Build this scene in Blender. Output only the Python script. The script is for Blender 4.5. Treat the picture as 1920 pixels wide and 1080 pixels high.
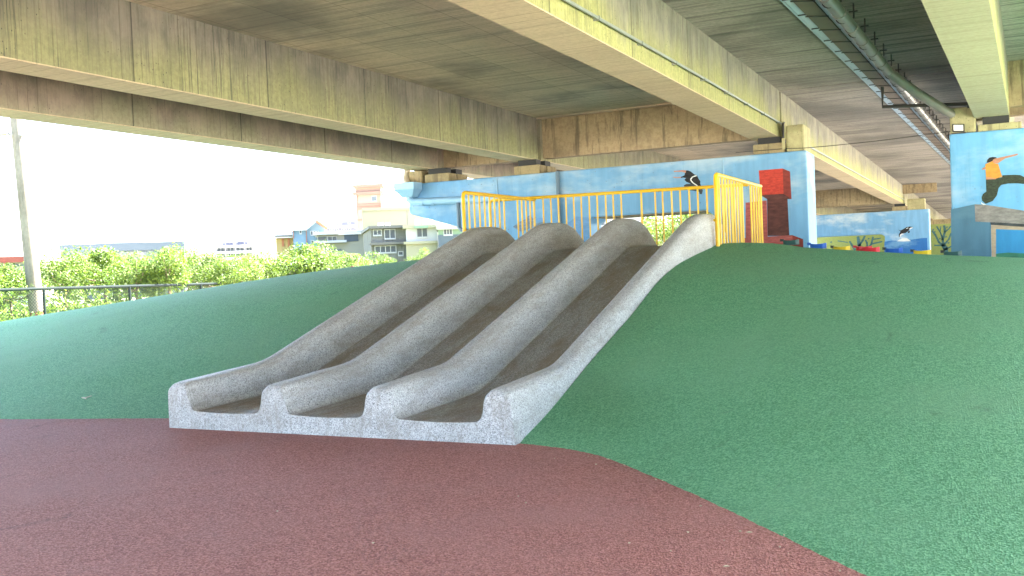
import bpy, bmesh, math, random
import numpy as np
from mathutils import Vector, Matrix

random.seed(7)
rng = np.random.default_rng(7)
scene = bpy.context.scene
for o in list(bpy.data.objects):
    bpy.data.objects.remove(o)

# ------------------------------------------------------------------ camera
# rows: world X (along the piers), world Y (along the viaduct), world Z, in camera axes (right, down, forward)
VY = Vector((880.0, -80.0, 1805.0)).normalized()
VX = Vector((3710.0, -108.0, -1805.0))
VX = (VX - VY * VX.dot(VY)).normalized()
VZ = VX.cross(VY)
EYE = Vector((0.0, 0.0, 1.5))
FOC = 1805.0
def w_dir(c):
    c = Vector(c)
    return Vector((VX.dot(c), VY.dot(c), VZ.dot(c)))
def ray(px, py):
    return w_dir((px - 960.0, py - 540.0, FOC))
def on_y(px, py, y):
    d = ray(px, py); return EYE + d * (y / d.y)
def on_x(px, py, x):
    d = ray(px, py); return EYE + d * (x / d.x)
def at_depth(px, py, dist):
    d = ray(px, py); return EYE + d * (dist / math.hypot(d.x, d.y))

cam_data = bpy.data.cameras.new("camera")
cam_data.sensor_width = 36.0
cam_data.lens = 36.0 * FOC / 1920.0
cam_data.clip_start = 0.05
cam_data.clip_end = 3000.0
cam = bpy.data.objects.new("camera", cam_data)
scene.collection.objects.link(cam)
cx, cy, cz = w_dir((1, 0, 0)), w_dir((0, -1, 0)), w_dir((0, 0, -1))
cam.matrix_world = Matrix(((cx.x, cy.x, cz.x, EYE.x), (cx.y, cy.y, cz.y, EYE.y), (cx.z, cy.z, cz.z, EYE.z), (0, 0, 0, 1)))
scene.camera = cam

# ------------------------------------------------------------------ sky, sun, exposure
SUN_ELEV = math.radians(47)
SUN_DIR = Vector((math.cos(SUN_ELEV) * 0.53, math.cos(SUN_ELEV) * 0.848, math.sin(SUN_ELEV)))  # towards the sun
world = bpy.data.worlds.new("World")
scene.world = world
world.use_nodes = True
wn = world.node_tree
wn.nodes.clear()
sky = wn.nodes.new("ShaderNodeTexSky")
sky.sky_type = 'NISHITA'
sky.sun_disc = False
sky.sun_elevation = SUN_ELEV
sky.sun_rotation = math.atan2(SUN_DIR.x, SUN_DIR.y)
sky.air_density = 0.9
sky.dust_density = 2.5
bg = wn.nodes.new("ShaderNodeBackground")
bg.inputs[1].default_value = 0.085
wo = wn.nodes.new("ShaderNodeOutputWorld")
wn.links.new(sky.outputs[0], bg.inputs[0])
wn.links.new(bg.outputs[0], wo.inputs[0])
sun_data = bpy.data.lights.new("sun", 'SUN')
sun_data.energy = 5.0
sun_data.angle = math.radians(0.5)
sun_data.color = (1.0, 0.95, 0.87)
sun = bpy.data.objects.new("sun", sun_data)
sun.rotation_euler = SUN_DIR.to_track_quat('Z', 'Y').to_euler()
scene.collection.objects.link(sun)

scene.render.engine = 'CYCLES'
scene.cycles.use_denoising = True
scene.cycles.max_bounces = 8
scene.cycles.diffuse_bounces = 6
scene.cycles.transparent_max_bounces = 8
scene.cycles.sample_clamp_indirect = 10.0
scene.view_settings.view_transform = 'Standard'
scene.view_settings.look = 'None'
scene.view_settings.gamma = 1.0
scene.view_settings.use_curve_mapping = False
scene.view_settings.exposure = 4.6

# ------------------------------------------------------------------ helpers: objects
def link(o):
    scene.collection.objects.link(o); return o
def wloc(o):
    v = Vector((0, 0, 0))
    while o is not None:
        v += o.location; o = o.parent
    return v
def tag(o, label=None, cat=None, group=None, kind=None):
    if label: o["label"] = label
    if cat: o["category"] = cat
    if group: o["group"] = group
    if kind: o["kind"] = kind
    return o
def thing(name, label, cat, loc=(0, 0, 0), group=None):
    o = bpy.data.objects.new(name, None)
    o.location = loc
    o.empty_display_size = 0.3
    link(o)
    return tag(o, label, cat, group)

class MB:
    """collects verts and faces in world coordinates"""
    def __init__(s): s.v = []; s.f = []
    def add(s, vs, fs):
        n = len(s.v); s.v += [tuple(v) for v in vs]; s.f += [tuple(i + n for i in f) for f in fs]; return s
    def box(s, x0, x1, y0, y1, z0, z1, shear=0.0, yref=0.0):
        vs = []
        for z in (z0, z1):
            for x, y in ((x0, y0), (x1, y0), (x1, y1), (x0, y1)):
                vs.append((x + shear * (y - yref), y, z))
        return s.add(vs, [(0, 3, 2, 1), (4, 5, 6, 7), (0, 1, 5, 4), (1, 2, 6, 5), (2, 3, 7, 6), (3, 0, 4, 7)])
    def obox(s, c, ax, ay, az):
        """oriented box: centre, half axis vectors"""
        c, ax, ay, az = Vector(c), Vector(ax), Vector(ay), Vector(az)
        vs = [c + ax * i + ay * j + az * k for k in (-1, 1) for (i, j) in ((-1, -1), (1, -1), (1, 1), (-1, 1))]
        return s.add(vs, [(0, 3, 2, 1), (4, 5, 6, 7), (0, 1, 5, 4), (1, 2, 6, 5), (2, 3, 7, 6), (3, 0, 4, 7)])
    def tube(s, pts, r, n=8, cap=True):
        pts = [Vector(p) for p in pts]
        rs = r if isinstance(r, (list, tuple)) else [r] * len(pts)
        rings = []
        up = None
        for i, p in enumerate(pts):
            d = (pts[min(i + 1, len(pts) - 1)] - pts[max(i - 1, 0)]).normalized()
            if up is None:
                up = Vector((0, 0, 1)) if abs(d.z) < 0.9 else Vector((1, 0, 0))
            a = d.cross(up).normalized(); b = a.cross(d).normalized(); up = b
            rings.append([p + (a * math.cos(2 * math.pi * k / n) + b * math.sin(2 * math.pi * k / n)) * rs[i] for k in range(n)])
        vs = [v for ring in rings for v in ring]; fs = []
        for i in range(len(pts) - 1):
            for k in range(n):
                k2 = (k + 1) % n
                fs.append((i * n + k, i * n + k2, (i + 1) * n + k2, (i + 1) * n + k))
        if cap:
            fs.append(tuple(range(n))[::-1]); fs.append(tuple((len(pts) - 1) * n + k for k in range(n)))
        return s.add(vs, fs)
    def prism_y(s, outline, y0, y1, shear=0.0, yref=0.0):
        """outline of (x, z), extruded along Y; front face at y0"""
        n = len(outline)
        vs = [(x + shear * (y0 - yref), y0, z) for x, z in outline] + [(x + shear * (y1 - yref), y1, z) for x, z in outline]
        fs = [tuple(range(n)), tuple(range(2 * n - 1, n - 1, -1))]
        for i in range(n):
            j = (i + 1) % n
            fs.append((i, i + n, j + n, j))
        return s.add(vs, fs)
    def poly(s, pts):
        return s.add(pts, [tuple(range(len(pts)))])
    def build(s, name, mat, parent=None, smooth=None, bevel=0.0, fix=True):
        me = bpy.data.meshes.new(name)
        off = wloc(parent) if parent is not None else Vector((0, 0, 0))
        me.from_pydata([(v[0] - off.x, v[1] - off.y, v[2] - off.z) for v in s.v], [], s.f)
        if fix:
            bm = bmesh.new(); bm.from_mesh(me)
            bmesh.ops.recalc_face_normals(bm, faces=bm.faces)
            bm.to_mesh(me); bm.free()
        me.materials.append(M[mat])
        if smooth is not None:
            me.shade_smooth()
            me.set_sharp_from_angle(angle=math.radians(smooth))
        me.update()
        o = link(bpy.data.objects.new(name, me))
        if parent is not None: o.parent = parent
        if bevel:
            b = o.modifiers.new("bevel", 'BEVEL'); b.width = bevel; b.segments = 2; b.limit_method = 'ANGLE'
            b.angle_limit = math.radians(40)
        return o
def copy_tree(o, parent=None):
    c = o.copy(); link(c); c.parent = parent
    for ch in list(o.children): copy_tree(ch, c)
    return c

# ------------------------------------------------------------------ helpers: materials
M = {}
class Mat:
    def __init__(s, name, rough=0.8, spec=0.3):
        m = bpy.data.materials.new(name); m.use_nodes = True
        s.m = m; s.nt = m.node_tree; s.bsdf = s.nt.nodes["Principled BSDF"]
        s.bsdf.inputs["Roughness"].default_value = rough
        s.bsdf.inputs["Specular IOR Level"].default_value = spec
        M[name] = m; s._pos = None
    def n(s, t): return s.nt.nodes.new(t)
    def l(s, a, b): s.nt.links.new(a, b)
    def pos(s):
        if s._pos is None: s._pos = s.n("ShaderNodeNewGeometry").outputs["Position"]
        return s._pos
    def obj(s): return s.n("ShaderNodeTexCoord").outputs["Object"]
    def xyz(s, v=None):
        x = s.n("ShaderNodeSeparateXYZ"); s.l(v or s.pos(), x.inputs[0]); return x.outputs
    def scale(s, sc, v=None, off=(0, 0, 0)):
        x = s.n("ShaderNodeMapping"); s.l(v or s.pos(), x.inputs[0]); x.inputs["Scale"].default_value = sc
        x.inputs["Location"].default_value = off; return x.outputs[0]
    def noise(s, sc, v=None, detail=4, rough=0.55, dist=0.0):
        x = s.n("ShaderNodeTexNoise"); s.l(v or s.pos(), x.inputs["Vector"])
        x.inputs["Scale"].default_value = sc; x.inputs["Detail"].default_value = detail
        x.inputs["Roughness"].default_value = rough; x.inputs["Distortion"].default_value = dist
        return x.outputs["Fac"]
    def vor(s, sc, v=None, out="Distance", feature='F1'):
        x = s.n("ShaderNodeTexVoronoi"); x.feature = feature; s.l(v or s.pos(), x.inputs["Vector"])
        x.inputs["Scale"].default_value = sc; return x.outputs[out]
    def math(s, op, a, b=None, clamp=False):
        x = s.n("ShaderNodeMath"); x.operation = op; x.use_clamp = clamp
        for i, v in enumerate((a, b)):
            if v is None: continue
            if isinstance(v, (int, float)): x.inputs[i].default_value = v
            else: s.l(v, x.inputs[i])
        return x.outputs[0]
    def rng(s, v, a, b, c=0.0, d=1.0, smooth=True):
        x = s.n("ShaderNodeMapRange"); x.interpolation_type = 'SMOOTHSTEP' if smooth else 'LINEAR'
        s.l(v, x.inputs[0])
        for i, q in enumerate((a, b, c, d)): x.inputs[i + 1].default_value = q
        return x.outputs[0]
    def mix(s, f, a, b, mode='MIX'):
        x = s.n("ShaderNodeMix"); x.data_type = 'RGBA'; x.blend_type = mode
        if isinstance(f, (int, float)): x.inputs[0].default_value = f
        else: s.l(f, x.inputs[0])
        for i, v in ((6, a), (7, b)):
            if isinstance(v, tuple): x.inputs[i].default_value = (*v[:3], 1)
            else: s.l(v, x.inputs[i])
        return x.outputs[2]
    def color(s, c):
        if isinstance(c, tuple): s.bsdf.inputs["Base Color"].default_value = (*c[:3], 1)
        else: s.l(c, s.bsdf.inputs["Base Color"])
        return s
    def bump(s, h, strength=0.3, dist=0.01):
        x = s.n("ShaderNodeBump"); x.inputs["Strength"].default_value = strength; x.inputs["Distance"].default_value = dist
        s.l(h, x.inputs["Height"]); s.l(x.outputs[0], s.bsdf.inputs["Normal"]); return s
    def roughness(s, v): s.l(v, s.bsdf.inputs["Roughness"]); return s
def plain(name, c, rough=0.6, spec=0.4, var=0.12, sc=6.0, metal=0.0):
    m = Mat(name, rough, spec)
    d = tuple(x * (1 - var) for x in c); u = tuple(min(1, x * (1 + var)) for x in c)
    m.color(m.mix(m.noise(sc), d, u)); m.bsdf.inputs["Metallic"].default_value = metal
    return m

def rubber(name, base, dark, light, stain):
    m = Mat(name, 0.72, 0.30)
    g1 = m.vor(108.0, out="Color")
    sx = m.n("ShaderNodeSeparateColor"); m.l(g1, sx.inputs[0])
    gran = m.mix(m.rng(sx.outputs[0], 0.05, 0.95), dark, light)
    c = m.mix(0.66, base, gran)
    n2 = m.noise(42.0, detail=3)
    c = m.mix(m.rng(n2, 0.35, 0.7), c, m.mix(0.35, c, dark))
    big = m.noise(0.7, detail=5)
    c = m.mix(m.math('MULTIPLY', m.rng(big, 0.42, 0.75), 0.55), c, stain)
    sc = m.noise(3.0, m.scale((1.0, 0.35, 1.0)), detail=6, rough=0.7)
    c = m.mix(m.math('MULTIPLY', m.rng(sc, 0.60, 0.78), 0.35), c, m.mix(0.5, c, (0.03, 0.03, 0.03)))
    sf = m.noise(1.0, m.scale((2.2, 0.9, 1.5), off=(3.1, 0.7, 0)), detail=7, rough=0.62, dist=1.2)
    c = m.mix(m.math('MULTIPLY', m.rng(sf, 0.63, 0.72), 0.5), c, m.mix(0.6, c, (0.02, 0.02, 0.02)))
    fd = m.noise(0.35, detail=3, dist=0.8)
    c = m.mix(m.math('MULTIPLY', m.rng(fd, 0.5, 0.66), 0.10), c, light)
    m.color(c)
    h = m.math('ADD', m.vor(108.0), m.math('MULTIPLY', m.noise(90.0, detail=2), 0.6))
    m.bump(h, 0.8, 0.02)
    return m
rubber("rubber_red", (0.42, 0.138, 0.098), (0.14, 0.040, 0.030), (0.60, 0.28, 0.225), (0.36, 0.17, 0.145))
rubber("rubber_green", (0.125, 0.375, 0.165), (0.042, 0.175, 0.07), (0.25, 0.52, 0.27), (0.155, 0.33, 0.165))

def terrazzo(name, a, b, dirt, dirt_amt):
    m = Mat(name, 0.5, 0.4)
    v = m.vor(125.0, out="Color"); sx = m.n("ShaderNodeSeparateColor"); m.l(v, sx.inputs[0])
    chips = m.mix(m.rng(sx.outputs[0], 0.1, 0.9), a, b)
    dk = m.rng(sx.outputs[1], 0.84, 0.9)
    c = m.mix(m.math('MULTIPLY', dk, 0.6), chips, (0.03, 0.03, 0.03))
    wt = m.rng(sx.outputs[2], 0.86, 0.92)
    c = m.mix(m.math('MULTIPLY', wt, 0.5), c, (0.70, 0.70, 0.67))
    n = m.noise(1.6, m.scale((1.6, 0.5, 1.6)), detail=7, rough=0.65)
    c = m.mix(m.math('MULTIPLY', m.rng(n, 0.40, 0.72), dirt_amt), c, dirt)
    n3 = m.noise(7.0, m.scale((3.0, 0.35, 1.0)), detail=5)
    c = m.mix(m.math('MULTIPLY', m.rng(n3, 0.47, 0.66), 0.75), c, m.mix(0.6, c, dirt))
    n6 = m.noise(3.2, m.scale((1.0, 0.6, 1.0)), detail=8, rough=0.75)
    c = m.mix(m.math('MULTIPLY', m.rng(n6, 0.55, 0.70), 0.3), c, m.mix(0.55, c, (0.05, 0.045, 0.04)))
    m.color(c)
    m.roughness(m.rng(n, 0.3, 0.7, 0.42, 0.62))
    m.bump(m.math('ADD', m.vor(125.0), m.noise(40.0)), 0.25, 0.006)
    return m
terrazzo("terrazzo", (0.30, 0.30, 0.295), (0.55, 0.55, 0.54), (0.27, 0.245, 0.21), 0.5)
terrazzo("terrazzo_worn_shade", (0.19, 0.185, 0.18), (0.37, 0.365, 0.35), (0.20, 0.15, 0.09), 0.75)  # lane floors: polish and wear, plus shade between the walls put into the colour

def girder_mat(name, tan, algae_bounce, amt, zlo, zhi, streak):
    """board-formed concrete: grey-brown band above, green growth and green bounce light painted up from the drip edge, fine run-off lines, pits, form panels"""
    m = Mat(name, 0.9, 0.15)
    x, y, z = m.xyz()
    nl = m.noise(0.8, detail=5)
    n4 = m.noise(14.0, detail=7, rough=0.75)
    n5 = m.noise(2.6, m.scale((1, 1, 0.6)), detail=6, rough=0.7)
    fine = m.noise(1.0, m.scale((0.6, 34.0, 0.55)), detail=5, rough=0.8)
    mid = m.noise(1.0, m.scale((0.6, 7.0, 0.45)), detail=6, rough=0.75, dist=0.4)
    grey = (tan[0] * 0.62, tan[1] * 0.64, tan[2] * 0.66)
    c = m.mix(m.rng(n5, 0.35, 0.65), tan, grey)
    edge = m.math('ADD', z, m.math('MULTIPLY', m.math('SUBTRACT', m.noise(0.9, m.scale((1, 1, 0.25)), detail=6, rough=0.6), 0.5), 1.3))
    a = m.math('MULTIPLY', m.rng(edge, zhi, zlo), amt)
    c = m.mix(a, c, m.mix(m.rng(n4, 0.35, 0.65), tuple(q * 0.72 for q in algae_bounce), algae_bounce))  # lower tint is part growth, part green light bounced off the mound
    # tone of each cast panel and of each form board
    wn_ = m.n("ShaderNodeTexWhiteNoise"); wn_.noise_dimensions = '1D'; m.l(m.math('FLOOR', m.math('ADD', m.math('MULTIPLY', y, 0.41), 0.5)), wn_.inputs["W"])
    c = m.mix(m.rng(wn_.outputs["Value"], 0.0, 1.0, 0.0, 0.08 + 0.21 * streak, False), c, m.mix(0.75, c, (0.10, 0.095, 0.085)))
    yb = m.math('MULTIPLY', y, 6.4)
    wb_ = m.n("ShaderNodeTexWhiteNoise"); wb_.noise_dimensions = '1D'; m.l(m.math('FLOOR', yb), wb_.inputs["W"])
    c = m.mix(m.rng(wb_.outputs["Value"], 0.0, 1.0, 0.0, 0.06 + 0.17 * streak, False), c, m.mix(0.7, c, (0.09, 0.085, 0.07)))
    patch = m.rng(m.noise(0.55, m.scale((1, 1, 0.8)), detail=4), 0.40, 0.62)
    c = m.mix(m.math('MULTIPLY', m.math('MULTIPLY', m.rng(fine, 0.50, 0.66), m.rng(patch, 0, 1, 0.35, 1.0)), streak), c, (0.06, 0.06, 0.05))
    c = m.mix(m.math('MULTIPLY', m.math('MULTIPLY', m.rng(mid, 0.50, 0.68), patch), streak * 0.75), c, (0.085, 0.08, 0.068))
    fr = m.math('FRACT', yb)
    ln = m.rng(m.math('ABSOLUTE', m.math('SUBTRACT', fr, 0.5)), 0.06, 0.0)
    ln = m.math('MULTIPLY', ln, m.rng(m.noise(2.3, m.scale((0, 1, 0.2))), 0.42, 0.6))
    c = m.mix(m.math('MULTIPLY', ln, 0.45), c, (0.04, 0.04, 0.035))
    fr2 = m.math('FRACT', m.math('MULTIPLY', y, 0.41))
    ln2 = m.rng(m.math('ABSOLUTE', m.math('SUBTRACT', fr2, 0.5)), 0.008, 0.0)
    c = m.mix(m.math('MULTIPLY', ln2, 0.8), c, (0.03, 0.03, 0.028))
    pit = m.rng(m.vor(20.0, m.scale((1, 1, 0.6))), 0.15, 0.06)
    c = m.mix(m.math('MULTIPLY', pit, m.rng(m.noise(1.7), 0.42, 0.6)), c, (0.045, 0.045, 0.04))
    m.color(c)
    m.bump(m.math('SUBTRACT', m.math('ADD', fine, m.math('MULTIPLY', n4, 0.8)), ln), 0.6, 0.02)
    return m
girder_mat("girder_moss_bounce", (0.29, 0.25, 0.20), (0.36, 0.36, 0.15), 0.75, 3.95, 4.75, 0.95)
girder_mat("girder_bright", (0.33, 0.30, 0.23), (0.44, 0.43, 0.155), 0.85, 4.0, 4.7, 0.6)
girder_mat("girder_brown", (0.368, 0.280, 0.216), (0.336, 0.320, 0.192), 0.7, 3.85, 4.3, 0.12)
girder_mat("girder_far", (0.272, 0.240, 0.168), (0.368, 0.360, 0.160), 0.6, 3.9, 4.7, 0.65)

def soffit_mat(name, a, b, dk, dkamt, lines, seams):
    """board-marked slab underside: plank grain across the deck, patches, long seams"""
    m = Mat(name, 0.9, 0.12)
    x, y, z = m.xyz()
    g = m.noise(1.0, m.scale((0.5, 24.0, 1.0)), detail=7, rough=0.72)
    g2 = m.noise(1.0, m.scale((0.35, 5.0, 1.0)), detail=5, rough=0.65)
    big = m.noise(0.35, detail=5)
    fine = m.noise(18.0, detail=6, rough=0.7)
    c = m.mix(m.rng(fine, 0.3, 0.7), a, b)
    c = m.mix(m.math('MULTIPLY', m.rng(g, 0.48, 0.7), lines), c, dk)
    c = m.mix(m.math('MULTIPLY', m.rng(g2, 0.5, 0.68), lines * 0.8), c, dk)
    c = m.mix(m.math('MULTIPLY', m.rng(big, 0.42, 0.66), dkamt), c, dk)
    if seams:
        br = m.n("ShaderNodeTexBrick"); m.l(m.scale((0.62, 0.62, 1), off=(0.3, 0.1, 0)), br.inputs["Vector"])
        sw = m.n("ShaderNodeMapping"); sw.inputs["Rotation"].default_value = (0, 0, math.pi / 2)
        m.l(m.pos(), sw.inputs[0]); m.l(sw.outputs[0], br.inputs["Vector"])
        br.inputs["Scale"].default_value = 1.0; br.inputs["Mortar Size"].default_value = 0.006; br.inputs["Brick Width"].default_value = 3.4; br.inputs["Row Height"].default_value = 0.9; br.inputs["Bias"].default_value = 0.3
        br.inputs["Color1"].default_value = (0.78, 0.77, 0.75, 1); br.inputs["Color2"].default_value = (1.08, 1.06, 1.02, 1)
        br.inputs["Mortar"].default_value = (0.35, 0.34, 0.32, 1)
        c = m.mix(0.55, c, br.outputs["Color"], 'MULTIPLY')
    fr = m.math('FRACT', m.math('MULTIPLY', m.math('ADD', y, m.math('MULTIPLY', big, 0.1)), 4.2))
    ln = m.rng(m.math('ABSOLUTE', m.math('SUBTRACT', fr, 0.5)), 0.05, 0.0)
    ln = m.math('MULTIPLY', ln, m.rng(m.noise(1.4, m.scale((0.3, 1, 1))), 0.40, 0.6))
    c = m.mix(m.math('MULTIPLY', ln, lines * 0.9), c, (0.03, 0.03, 0.028))
    m.color(c)
    m.bump(m.math('ADD', m.math('SUBTRACT', g, ln), m.math('MULTIPLY', fine, 0.4)), 0.45, 0.02)
    return m
soffit_mat("soffit_tan", (0.68, 0.54, 0.40), (0.56, 0.445, 0.33), (0.18, 0.165, 0.15), 0.8, 0.5, True)
soffit_mat("soffit_grey", (0.368, 0.324, 0.284), (0.272, 0.240, 0.212), (0.080, 0.076, 0.072), 0.6, 0.85, False)
soffit_mat("girder_soffit", (0.62, 0.48, 0.31), (0.52, 0.40, 0.26), (0.30, 0.24, 0.165), 0.3, 0.4, False)
soffit_mat("girder_soffit_pale", (0.448, 0.400, 0.272), (0.376, 0.328, 0.216), (0.216, 0.184, 0.120), 0.25, 0.45, False)

def concrete(name, a, b, stain, amt, pits=0.5):
    m = Mat(name, 0.9, 0.15)
    n1 = m.noise(9.0, detail=7, rough=0.7); n2 = m.noise(0.9, detail=6, rough=0.65)
    c = m.mix(m.rng(n1, 0.3, 0.7), a, b)
    vs = m.noise(1.0, m.scale((7.0, 7.0, 0.7)), detail=6, rough=0.7, dist=0.6)
    c = m.mix(m.math('MULTIPLY', m.rng(vs, 0.5, 0.66), amt), c, stain)
    c = m.mix(m.math('MULTIPLY', m.rng(n2, 0.45, 0.7), amt * 0.7), c, stain)
    pit = m.rng(m.vor(17.0), 0.16, 0.06)
    c = m.mix(m.math('MULTIPLY', pit, pits), c, (0.05, 0.045, 0.04))
    m.color(c); m.bump(m.math('ADD', n1, vs), 0.35, 0.015)
    return m
concrete("diaphragm_concrete", (0.384, 0.296, 0.176), (0.288, 0.216, 0.128), (0.096, 0.080, 0.056), 0.7)
concrete("block_concrete", (0.400, 0.368, 0.200), (0.320, 0.288, 0.160), (0.120, 0.104, 0.064), 0.6, 0.8)
concrete("seat_concrete", (0.336, 0.272, 0.152), (0.256, 0.208, 0.120), (0.096, 0.080, 0.056), 0.6)
concrete("deck_top", (0.35, 0.34, 0.32), (0.28, 0.27, 0.25), (0.15, 0.15, 0.14), 0.3)
concrete("pole_concrete", (0.180, 0.154, 0.124), (0.135, 0.116, 0.094), (0.075, 0.060, 0.045), 0.5, 0.1)
concrete("outside_ground", (0.52, 0.50, 0.44), (0.45, 0.43, 0.38), (0.34, 0.34, 0.26), 0.5, 0.1)

def mural_sky(name, base, cloud, camt, zc, spots=0.6):
    """sky-blue mural paint with brushed clouds and chipped pits"""
    m = Mat(name, 0.65, 0.3)
    x, y, z = m.xyz()
    n = m.noise(0.9, m.scale((0.7, 1.0, 1.7)), detail=7, rough=0.6)
    brush = m.noise(1.0, m.scale((6.0, 6.0, 1.2)), detail=5)
    c = m.mix(m.rng(brush, 0.3, 0.7), base, tuple(q * 0.86 for q in base))
    low = m.rng(z, zc + 1.0, zc - 0.7, 0.12, 0.0, False)
    f = m.rng(m.math('ADD', n, low), 0.54, 0.76)
    c = m.mix(m.math('MULTIPLY', f, camt), c, cloud)
    pit = m.math('MULTIPLY', m.rng(m.vor(9.0), 0.16, 0.09), m.rng(m.noise(1.1, detail=3), 0.46, 0.62))
    c = m.mix(m.math('MULTIPLY', pit, spots), c, (0.13, 0.12, 0.12))
    drip = m.noise(1.0, m.scale((14.0, 14.0, 0.5)), detail=6, rough=0.7)
    c = m.mix(m.math('MULTIPLY', m.rng(drip, 0.56, 0.72), 0.3), c, tuple(q * 0.6 for q in base))
    m.color(c); m.bump(m.noise(30.0, detail=5), 0.2, 0.01)
mural_sky("mural_blue", (0.156, 0.344, 0.558), (0.451, 0.541, 0.590), 0.6, 2.6)
mural_sky("mural_blue_clear", (0.139, 0.361, 0.607), (0.492, 0.590, 0.656), 0.4, 2.6, 0.35)
mural_sky("mural_blue_cloudy", (0.164, 0.353, 0.574), (0.541, 0.607, 0.640), 0.85, 2.9, 0.3)
mural_sky("mural_teal_wall", (0.070, 0.164, 0.246), (0.115, 0.221, 0.295), 0.6, 1.9, 0.2)
mural_sky("mural_sea", (0.025, 0.139, 0.394), (0.246, 0.451, 0.590), 0.6, 2.0, 0.0)
mural_sky("mural_picture_sea", (0.033, 0.230, 0.476), (0.082, 0.344, 0.508), 0.7, 1.6, 0.0)

def paint(name, c, var=0.25, sc=5.0):
    m = Mat(name, 0.7, 0.25)
    n = m.noise(sc, m.scale((1, 1, 3)), detail=6, rough=0.7)
    m.color(m.mix(m.rng(n, 0.3, 0.7), tuple(q * (1 - var) for q in c), tuple(min(1, q * (1 + var)) for q in c)))
paint("paint_red", (0.42, 0.045, 0.03), 0.3, 9)
paint("paint_dark_red", (0.20, 0.035, 0.028))
paint("paint_brown_red", (0.085, 0.030, 0.026), 0.4)
paint("paint_pink_red", (0.34, 0.085, 0.075), 0.3, 7)
paint("paint_black", (0.022, 0.022, 0.024), 0.4)
paint("paint_charcoal", (0.05, 0.055, 0.06), 0.3)
paint("paint_trousers", (0.035, 0.045, 0.030), 0.5, 14)
paint("paint_orange", (0.58, 0.24, 0.045), 0.15)
paint("paint_skin", (0.42, 0.20, 0.13), 0.2)
paint("paint_white", (0.62, 0.64, 0.64), 0.08)
paint("paint_ledge_grey", (0.22, 0.20, 0.19), 0.3)
paint("paint_frame_tan", (0.36, 0.28, 0.20), 0.2)
paint("paint_hill_green", (0.04, 0.16, 0.10), 0.2)
paint("paint_leaf_yellow", (0.22, 0.27, 0.085), 0.15)
paint("paint_branch_teal", (0.05, 0.13, 0.15), 0.2)
paint("paint_mountain", (0.13, 0.27, 0.48), 0.15)
paint("paint_grey_rock", (0.15, 0.21, 0.28), 0.3)

m = Mat("yellow_paint", 0.35, 0.5)
m.color(m.mix(m.rng(m.noise(5.0, detail=6), 0.35, 0.7), (0.66, 0.39, 0.006), (0.76, 0.47, 0.015)))
m = Mat("metal_grey", 0.45, 0.5); m.color(m.mix(m.noise(8.0), (0.20, 0.23, 0.26), (0.30, 0.33, 0.36)))
m = Mat("conduit_grey", 0.5, 0.4); m.color(m.mix(m.noise(8.0), (0.17, 0.19, 0.16), (0.24, 0.26, 0.22)))
m = Mat("pipe_grey", 0.4, 0.5); m.color(m.mix(m.noise(3.0, detail=6), (0.15, 0.135, 0.12), (0.23, 0.21, 0.19)))
m = Mat("gutter_steel", 0.35, 0.5); m.color(m.mix(m.noise(4.0, detail=6), (0.32, 0.42, 0.52), (0.46, 0.55, 0.62)))
m = Mat("gutter_rust", 0.75, 0.3); m.color(m.mix(m.noise(3.0, detail=6), (0.12, 0.09, 0.07), (0.19, 0.15, 0.12)))
plain("dark_steel", (0.035, 0.032, 0.030), 0.6)
plain("bearing_rubber", (0.02, 0.02, 0.02), 0.7)
plain("pipe_beige", (0.48, 0.42, 0.33), 0.5)
plain("pipe_blue", (0.27, 0.44, 0.60), 0.45)
plain("pipe_blue_grey", (0.10, 0.16, 0.22), 0.5)
plain("fence_green", (0.010, 0.015, 0.015), 0.85, 0.08)
plain("lens_white", (0.75, 0.72, 0.62), 0.25)
plain("bark", (0.16, 0.12, 0.08), 0.9, 0.1, 0.3, 14)
plain("wall_white", (0.357, 0.357, 0.348), 0.8, 0.2, 0.05, 1)
plain("wall_cream", (0.255, 0.233, 0.153), 0.8, 0.2, 0.05, 1)
plain("wall_pale_cream", (0.247, 0.240, 0.195), 0.8, 0.2, 0.06, 1)
plain("wall_pink", (0.24, 0.155, 0.118), 0.8, 0.2, 0.06, 1)
plain("wall_pink_dark", (0.180, 0.101, 0.075), 0.8, 0.2, 0.06, 1)
plain("wall_blue", (0.135, 0.203, 0.247), 0.8, 0.2, 0.05, 1)
plain("wall_greyblue", (0.070, 0.087, 0.103), 0.8, 0.2, 0.05, 1)
plain("wall_lavender", (0.107, 0.107, 0.127), 0.8, 0.2, 0.05, 1)
plain("wall_green", (0.143, 0.210, 0.143), 0.8, 0.2, 0.05, 1)
concrete("wall_grey", (0.165, 0.161, 0.139), (0.128, 0.124, 0.105), (0.068, 0.064, 0.053), 0.6, 0.0)
plain("trim_orange", (0.255, 0.098, 0.045), 0.7)
plain("wall_yellow", (0.270, 0.203, 0.075), 0.7)
plain("roof_red", (0.165, 0.038, 0.026), 0.7)
plain("roof_white", (0.4, 0.4, 0.4), 0.6)
plain("slab_dark", (0.105, 0.098, 0.083), 0.8)
plain("window_frame", (0.30, 0.30, 0.29), 0.5)
m = Mat("window_glass", 0.12, 0.5); m.color((0.06, 0.07, 0.08))
plain("shadow_opening", (0.10, 0.11, 0.12), 0.8)
plain("toy_red", (0.50, 0.02, 0.035), 0.35)
plain("toy_blue", (0.02, 0.10, 0.42), 0.35)
plain("toy_yellow", (0.65, 0.45, 0.03), 0.35)
plain("toy_teal", (0.03, 0.08, 0.08), 0.35)
plain("toy_dark", (0.03, 0.035, 0.035), 0.5)
plain("lawn_green", (0.07, 0.10, 0.025), 0.9, 0.1, 0.4, 2.0)
plain("leaf_litter", (0.55, 0.45, 0.30), 0.9)
plain("twig_pale", (0.45, 0.40, 0.30), 0.9)

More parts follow.
